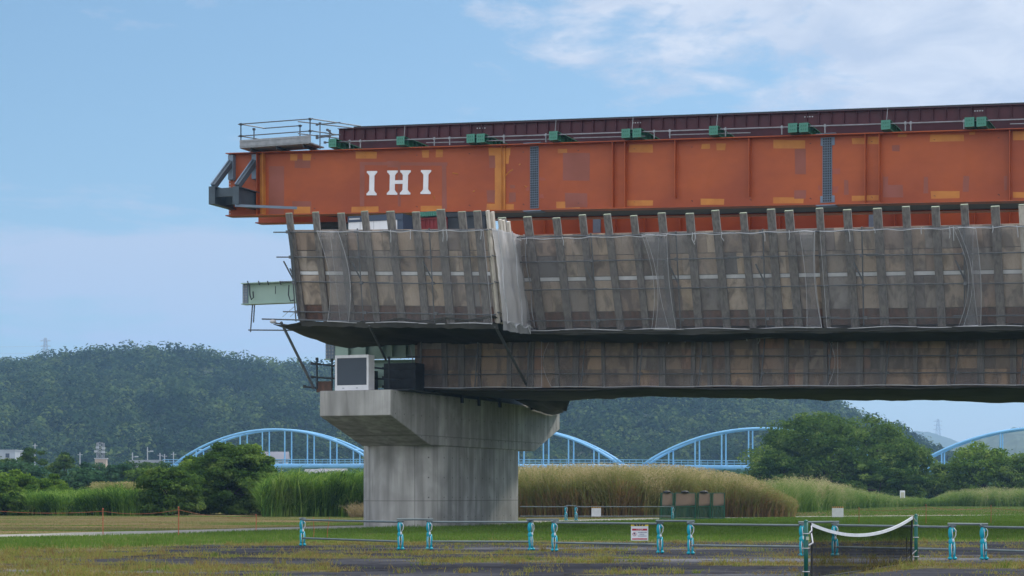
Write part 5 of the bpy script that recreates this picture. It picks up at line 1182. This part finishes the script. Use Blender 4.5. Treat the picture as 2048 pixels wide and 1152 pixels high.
# bushes left
tr(378, 548, 892, 145, 'tall dense dark leafy bush left of the pier, in front of the blue arch', 'mid', name='bush', nc=210, per=240, leaf=.22, base_open=.0, rc=.10, trunk=.15)
tr(430, 545, 892, 147, 'bright topped bush forming the right crest of the dark thicket', 'bright', name='bush', nc=70, per=220, leaf=.22, base_open=.25, rc=.13, trunk=.12)
tr(285, 395, 930, 139, 'rounded green bush with a thin stem at the left of the thicket', 'mid', name='bush', nc=90, per=240, leaf=.2, base_open=.0, rc=.14, trunk=.1)
tr(325, 430, 916, 150, 'light green bush behind the left part of the thicket', 'bright', name='bush', nc=70, per=220, leaf=.22, base_open=.0, rc=.14, trunk=.1)
tr(-30, 75, 944, 150, 'yellow green willow bush at the left edge', 'bright', name='bush', nc=70, per=200, leaf=.22, base_open=0, rc=.14, trunk=.1)
tr(55, 135, 950, 152, 'yellow green willow bush second from the left edge', 'bright', name='bush', nc=60, per=200, leaf=.22, base_open=0, rc=.14, trunk=.1)
tr(-20, 60, 985, 138, 'dark low shrub at the left edge in front of the willows', 'dark', name='bush', nc=50, per=180, leaf=.2, base_open=0, rc=.14, trunk=.08)
# tree belt behind
belt = [(-60, 30, 905, 260, 'dark', 'dark tree below the pale building at the left edge'), (40, 105, 896, 270, 'dark', 'dark round-topped tree poking up near the left edge'), (-40, 100, 925, 215, 'cool', 'bluish green broad tree at the left behind the willows'),
        (95, 160, 912, 260, 'dark', 'dark tree between the poking tree and the floodlight mast'), (140, 215, 928, 250, 'cool', 'bluish tree directly below the beige hut'), (130, 215, 940, 205, 'cool', 'rounded bluish tree behind the reeds, left of the rusty plumes'),
        (205, 275, 930, 240, 'cool', 'bluish tree right of the beige hut'), (230, 320, 925, 290, 'dark', 'dark tree below the row of lamp posts'), (250, 330, 932, 215, 'mid', 'green tree just left of the thicket'), (300, 400, 924, 300, 'dark', 'dark tree at the foot of the first blue arch')]
for x0, x1, yt, Y, lm, lab in belt: tr(x0, x1, yt, Y, lab, lm, nc=70, per=140, leaf=.36, base_open=.0, rc=.14, group='trees of the riverside belt')
# far tree line (one mass) between the pier, under the blue bridge
n = 900; px = rng.uniform(-300, 2400, n); Yv = rng.uniform(330, 480, n); yt = 958 + rng.uniform(-6, 10, n) - 14*(fbm(px*.01, px*0, 3)-.4)
r_ = rng.uniform(1.5, 3.2, n); X = (px-CX)/F*Yv; Z = EYE+(HY-yt)/F*Yv - r_
v1, f1 = crownset(X, Yv, Z, r_, 60, .9, 1.0); v2, f2 = crownset(X, Yv, Z*.4, r_*1.2, 50, .9, 1.4)
n = 700; px = rng.uniform(-300, 2400, n); Yv = rng.uniform(560, 700, n); yt = 941 + rng.uniform(-8, 8, n); r_ = rng.uniform(2.5, 4.5, n); X = (px-CX)/F*Yv; Z = EYE+(HY-yt)/F*Yv - r_
v3, f3 = crownset(X, Yv, Z, r_, 60, 1.3, 1.0); v4, f4 = crownset(X, Yv, Z*.4, r_*1.3, 50, 1.4, 1.5)
v, f = join([(v1, f1), (v2, f2), (v3, f3), (v4, f4)]); o = npmesh('riverside_wood', v, f, Lg['cool']); tag(o, 'low far woodland along the river beneath the blue bridge', 'woodland', kind='stuff')
# reeds and tall grass
G_['reed'] = leafmat('reed_blades', [(.014, .04, .008), (.06, .13, .02), (.16, .27, .045), (.32, .40, .11)], .35)
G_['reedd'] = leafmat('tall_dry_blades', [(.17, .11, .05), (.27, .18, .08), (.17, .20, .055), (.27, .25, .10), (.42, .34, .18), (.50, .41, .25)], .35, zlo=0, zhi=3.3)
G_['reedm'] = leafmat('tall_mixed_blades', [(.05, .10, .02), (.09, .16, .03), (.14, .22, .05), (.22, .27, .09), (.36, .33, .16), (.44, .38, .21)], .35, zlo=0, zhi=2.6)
def tuft(name, label, x, y, h, wd, m, lean=.3, plume=0.0, per=3):
    v, f = blades(x, y, 0, h, wd, lean, 3, True); parts = [(v, f)]
    # leaves leaving the stems higher up
    for q in range(per):
        z0 = h*rng.uniform(.15, .85, len(x)); v, f = blades(x+rng.uniform(-.1, .1, len(x)), y+rng.uniform(-.1, .1, len(x)), z0, h*rng.uniform(.15, .35, len(x)), wd*.9, 1.3, 2, True); parts.append((v, f))
    if plume:
        sel = rng.random(len(x)) < plume; xs, ys, hs = x[sel], y[sel], h[sel]; k = 7; ci = np.repeat(np.arange(len(xs)), k)
        P_ = np.stack([xs[ci]+rng.normal(0, .09, len(ci)), ys[ci]+rng.normal(0, .09, len(ci)), hs[ci]*rng.uniform(.82, 1.06, len(ci))], -1)
        v, f = cards(P_, rng.normal(0, 1, (len(ci), 3)), rng.uniform(.07, .19, len(ci)), .35); parts.append((v, f))
    st = np.clip(.5 + 1.6*(fbm(x*.55+7, y*.5, 4)-.5) + rng.normal(0, .24, len(x)), 0, 1); tn_ = [np.tile(st, len(parts[0][1])//len(x))]
    tn_ += [np.tile(st, len(p_[1])//len(x)) for p_ in parts[1:1+per]]
    if plume: tn_.append(np.clip(st[sel][ci] + .1, 0, 1))
    v, f = join(parts); o = npmesh(name, v, f, m, tone=np.concatenate(tn_)); tag(o, label, 'grass', kind='stuff'); return o
def scat(n, px0, px1, Ya, Yb): px = rng.uniform(px0, px1, n); Y = rng.uniform(Ya, Yb, n); return px, (px-CX)/F*Y, Y
# dry grass bank right of the pier
px, X, Y = scat(24000, 1030, 1590, 128, 150)
prof = np.interp(px, [1000, 1045, 1200, 1330, 1420, 1500, 1550, 1600, 1640], [945, 938, 935, 937, 945, 958, 982, 1006, 1025])
h = (EYE+(HY-prof)/F*Y) * rng.uniform(.55, 1.05, len(X)) * (.78+.42*fbm(X*.8, Y*.6, 3))
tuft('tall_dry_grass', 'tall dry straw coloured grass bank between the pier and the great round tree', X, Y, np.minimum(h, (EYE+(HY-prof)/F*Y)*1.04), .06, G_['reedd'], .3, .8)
px, X, Y = scat(20000, 1440, 2080, 0, 22); Y = Y + np.interp(px, [1440, 1540, 1620, 1700, 1800, 1900, 2080], [134, 142, 162, 190, 222, 228, 224]); X = (px-CX)/F*Y
prof = np.interp(px, [1440, 1580, 1650, 1720, 1790, 1860, 1900, 1960, 2080], [975, 962, 966, 982, 994, 1000, 985, 979, 981])
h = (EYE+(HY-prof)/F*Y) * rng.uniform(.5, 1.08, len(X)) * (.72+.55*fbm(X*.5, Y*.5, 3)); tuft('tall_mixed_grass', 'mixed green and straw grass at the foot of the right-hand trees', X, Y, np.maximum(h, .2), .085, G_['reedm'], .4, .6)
# green reeds between bush and pier
px, X, Y = scat(15000, 525, 745, 131, 146); prof = np.interp(px, [525, 560, 640, 745], [965, 944, 942, 942]); h = (EYE+(HY-prof)/F*Y) * rng.uniform(.5, 1.04, len(X)) * (.76+.42*fbm(X*1.1, Y*.8, 3))
tuft('reeds', 'tall bright green reeds between the dark bush and the pier', X, Y, h, .10, G_['reed'], .34, 0, 4)
px, X, Y = scat(17000, -60, 318, 138, 152); prof = np.interp(px, [-60, 60, 120, 200, 230, 300, 340], [996, 984, 980, 976, 970, 974, 978]); h = (EYE+(HY-prof)/F*Y) * rng.uniform(.45, 1.04, len(X)) * (.7+.55*fbm(X*.7, Y*.6, 3))
tuft('reeds', 'green reeds along the left verge below the willows', X, Y, h, .09, G_['reed'], .42, .05, 4)
px, X, Y = scat(3500, 185, 320, 145, 156); h = (EYE+(HY-968)/F*Y)*rng.uniform(.7, 1.03, len(X)); tuft('plume_grass', 'rusty pink plumed grass rising behind the left reeds', X, Y, h, .045, G_['reedd'], .25, .9)
px, X, Y = scat(900, 700, 750, 126, 131); h = rng.uniform(.3, 1.1, len(X)); tuft('dead_stalks', 'brown dead stalks leaning at the left side of the pier', X, Y, h, .04, G_['dryg'], .9, 0, 2)

# ================================================================== FAR BUILDINGS, MASTS
G_['bwall'] = mat('pale_wall', (.40, .43, .46), None, .5, .8); G_['beige'] = mat('beige_wall', (.42, .34, .27), None, .5, .8); G_['roof'] = mat('grey_roof', (.25, .24, .26), None, .5, .8); G_['wind'] = mat('window_glass', (.05, .06, .08), None, 1, .2)
def house(px0, px1, yt, yb, Y, lab, wall, roof=True, tint=None, rh=.4, cat='building'):
    A, B_ = wp(px0, yb, Y), wp(px1, yt, Y); x0, x1, zt_ = A.x, B_.x, B_.z; D = (x1-x0)*.7
    r = thing('house' if roof else 'hut', lab, cat, ((x0+x1)/2, Y+D/2, 0)); ze = zt_-(zt_-A.z)*rh if roof else zt_
    m = MB(); m.bb(x0, x1, Y, Y+D, 0, ze); m.build('wall', wall, r)
    if roof: m = MB(); m.prism([(Y-.5, ze), (Y+D+.5, ze), (Y+D/2, zt_)], 'x', x0-.5, x1+.5); m.build('roof', tint or G_['roof'], r)
    else: m = MB(); m.bb(x0-.2, x1+.2, Y-.2, Y+D+.2, zt_, zt_+.25); m.build('roof', G_['bwall'], r)
    n_ = max(1, int((x1-x0)/3.5))
    for i in range(n_): xc = lerp(x0, x1, (i+.5)/n_); m = MB(); m.bb(xc-.6, xc+.6, Y-.06, Y-.002, ze-2.2, ze-.9); m.build('window', G_['wind'], r)
    return r
house(-60, 30, 901, 925, 620, 'pale blue-white hall cut by the left edge above the trees', G_['bwall'], False)
house(190, 212, 918, 935, 520, 'small beige flat-roofed hut below the lattice mast', G_['beige'], False)
house(527, 573, 903, 925, 640, 'grey roofed house seen through the first blue arch', G_['bwall'], rh=.75)
house(612, 655, 938, 950, 540, 'low pale house under the blue bridge left of the pier', G_['bwall'], rh=.6)
house(640, 690, 937, 948, 560, 'long pale house under the blue bridge, nearest the pier', G_['bwall'], rh=.5)
def lattice(px, yt, yb, Y, wd, lab, nlev, arms, m, rr, name='lattice_mast'):
    A = wp(px, yb, Y); h = EYE+(HY-yt)/F*Y; zb = max(A.z, 0); r = thing(name, lab, 'pylon' if arms else 'mast', (A.x, Y, zb))
    t = MB(); x = A.x
    def w_at(z): return wd*(1-.75*(z-zb)/(h-zb)) if arms else wd
    for sx_ in (-1, 1):
        for sy_ in (-1, 1): t.tube((x+sx_*w_at(zb)/2, Y+sy_*w_at(zb)/2, zb), (x+sx_*w_at(h)/2, Y+sy_*w_at(h)/2, h), rr, 5)
    for i in range(nlev):
        z0, z1 = lerp(zb, h, i/nlev), lerp(zb, h, (i+1)/nlev); a_, b_ = w_at(z0)/2, w_at(z1)/2
        t.tube((x-a_, Y-a_, z0), (x+b_, Y-b_, z1), rr*.7, 4); t.tube((x+a_, Y-a_, z0), (x-b_, Y-b_, z1), rr*.7, 4); t.tube((x-b_, Y-b_, z1), (x+b_, Y-b_, z1), rr*.7, 4)
    t.build('frame', m, r)
    if arms:
        for q in (.55, .72, .9):
            z = lerp(zb, h, q); t = MB(); t.tube((x-wd*.8, Y, z), (x+wd*.8, Y, z), rr, 4); t.tube((x-wd*.8, Y, z), (x, Y, z+wd*.25), rr*.7, 4); t.tube((x+wd*.8, Y, z), (x, Y, z+wd*.25), rr*.7, 4); t.build('arm', m, r)
    return r, h
G_['pyl'] = mat('pylon_steel', (.38, .40, .43), None, 1, .6)
lattice(91, 676, 735, 2500, 8.5, 'grey transmission pylon standing on the hill skyline at the left', 8, True, G_['pyl'], .35, 'transmission_pylon')
lattice(1876, 838, 885, 4300, 12, 'faint transmission pylon above the blue hills at the right', 8, True, G_['pyl'], .4, 'transmission_pylon')
r, h = lattice(201, 886, 921, 522, 1.6, 'grey lattice mast with floodlights standing over the beige hut', 4, False, G_['galv'], .12)
t = MB()
for q_, z in ((-1.0, 3), (.9, 3.2), (1.0, 2.2), (-.6, 2)): t.box((r.location.x+q_, 521, h-z+.8), (.8, .5, .5))
t.box((r.location.x, 522, h-2.4), (3.0, 1.2, .15)); t.build('floodlight', G_['bwall'], r)
for i, (x_, z_) in enumerate(((692, 692), (706, 706))):
    a_ = wp(91, x_, 2500); b_ = wp(-400, x_-4, 2300); t = MB(); t.path([a_.lerp(b_, k_/8) - Vector((0, 0, 10*(k_/8)*(1-k_/8))) for k_ in range(9)], .16, 4)
    t.build('power_line', G_['pyl'], base=tuple(b_), frame='W', label=['upper power cable left of the skyline pylon', 'lower power cable left of the skyline pylon'][i], cat='cable')
for i, (px, yt, lamp, lab) in enumerate(((70, 887, 0, 'thin pole above the dark round-topped tree'), (41, 902, 1, 'pole with crossarm right of the pale hall'), (160, 905, 0, 'thin pole midway between hall and lattice mast'), (265, 905, 1, 'lamp post first right of the lattice mast'), (295, 894, 1, 'tall lamp post, highest right of the lattice mast'), (320, 906, 0, 'short pole just left of the blue bridge end'), (329, 908, 0, 'short pole touching the blue bridge end'), (347, 904, 0, 'thin pole behind the start of the blue arch'))):
    b_ = wp(px, yt, 530); r = thing('utility_pole', lab, 'pole', (b_.x, 530, 0), 'W', 'poles along the embankment'); t = MB(); t.tube((b_.x, 530, 0), (b_.x, 530, b_.z), .14, 6); t.build('pole', G_['pyl'], r)
    t = MB()
    if lamp: t.tube((b_.x, 530, b_.z-1.2), (b_.x+1, 530, b_.z-1.1), .08, 5); t.box((b_.x+1.1, 530, b_.z-1.1), (.8, .4, .3)); t.build('lamp_head', G_['bwall'], r)
    else: t.tube((b_.x-.7, 530, b_.z-.6), (b_.x+.7, 530, b_.z-.6), .07, 5); t.build('crossarm', G_['pyl'], r)

# ================================================================== HAZE
hz = MB(); hz.bb(-2600, 2600, -60, 6200, -3, 480)
hm = bpy.data.materials.new('haze'); hm.use_nodes = True; nt = hm.node_tree; nt.nodes.clear()
pv = N(nt, 'ShaderNodeVolumePrincipled'); pv.inputs['Density'].default_value = .00018; pv.inputs['Color'].default_value = (.38, .64, 1, 1); pv.inputs['Anisotropy'].default_value = .2
ho = N(nt, 'ShaderNodeOutputMaterial'); L(nt, pv.outputs[0], ho.inputs['Volume'])
o = hz.build('haze', hm, base=(0, 0, -2)); tag(o, kind='stuff')
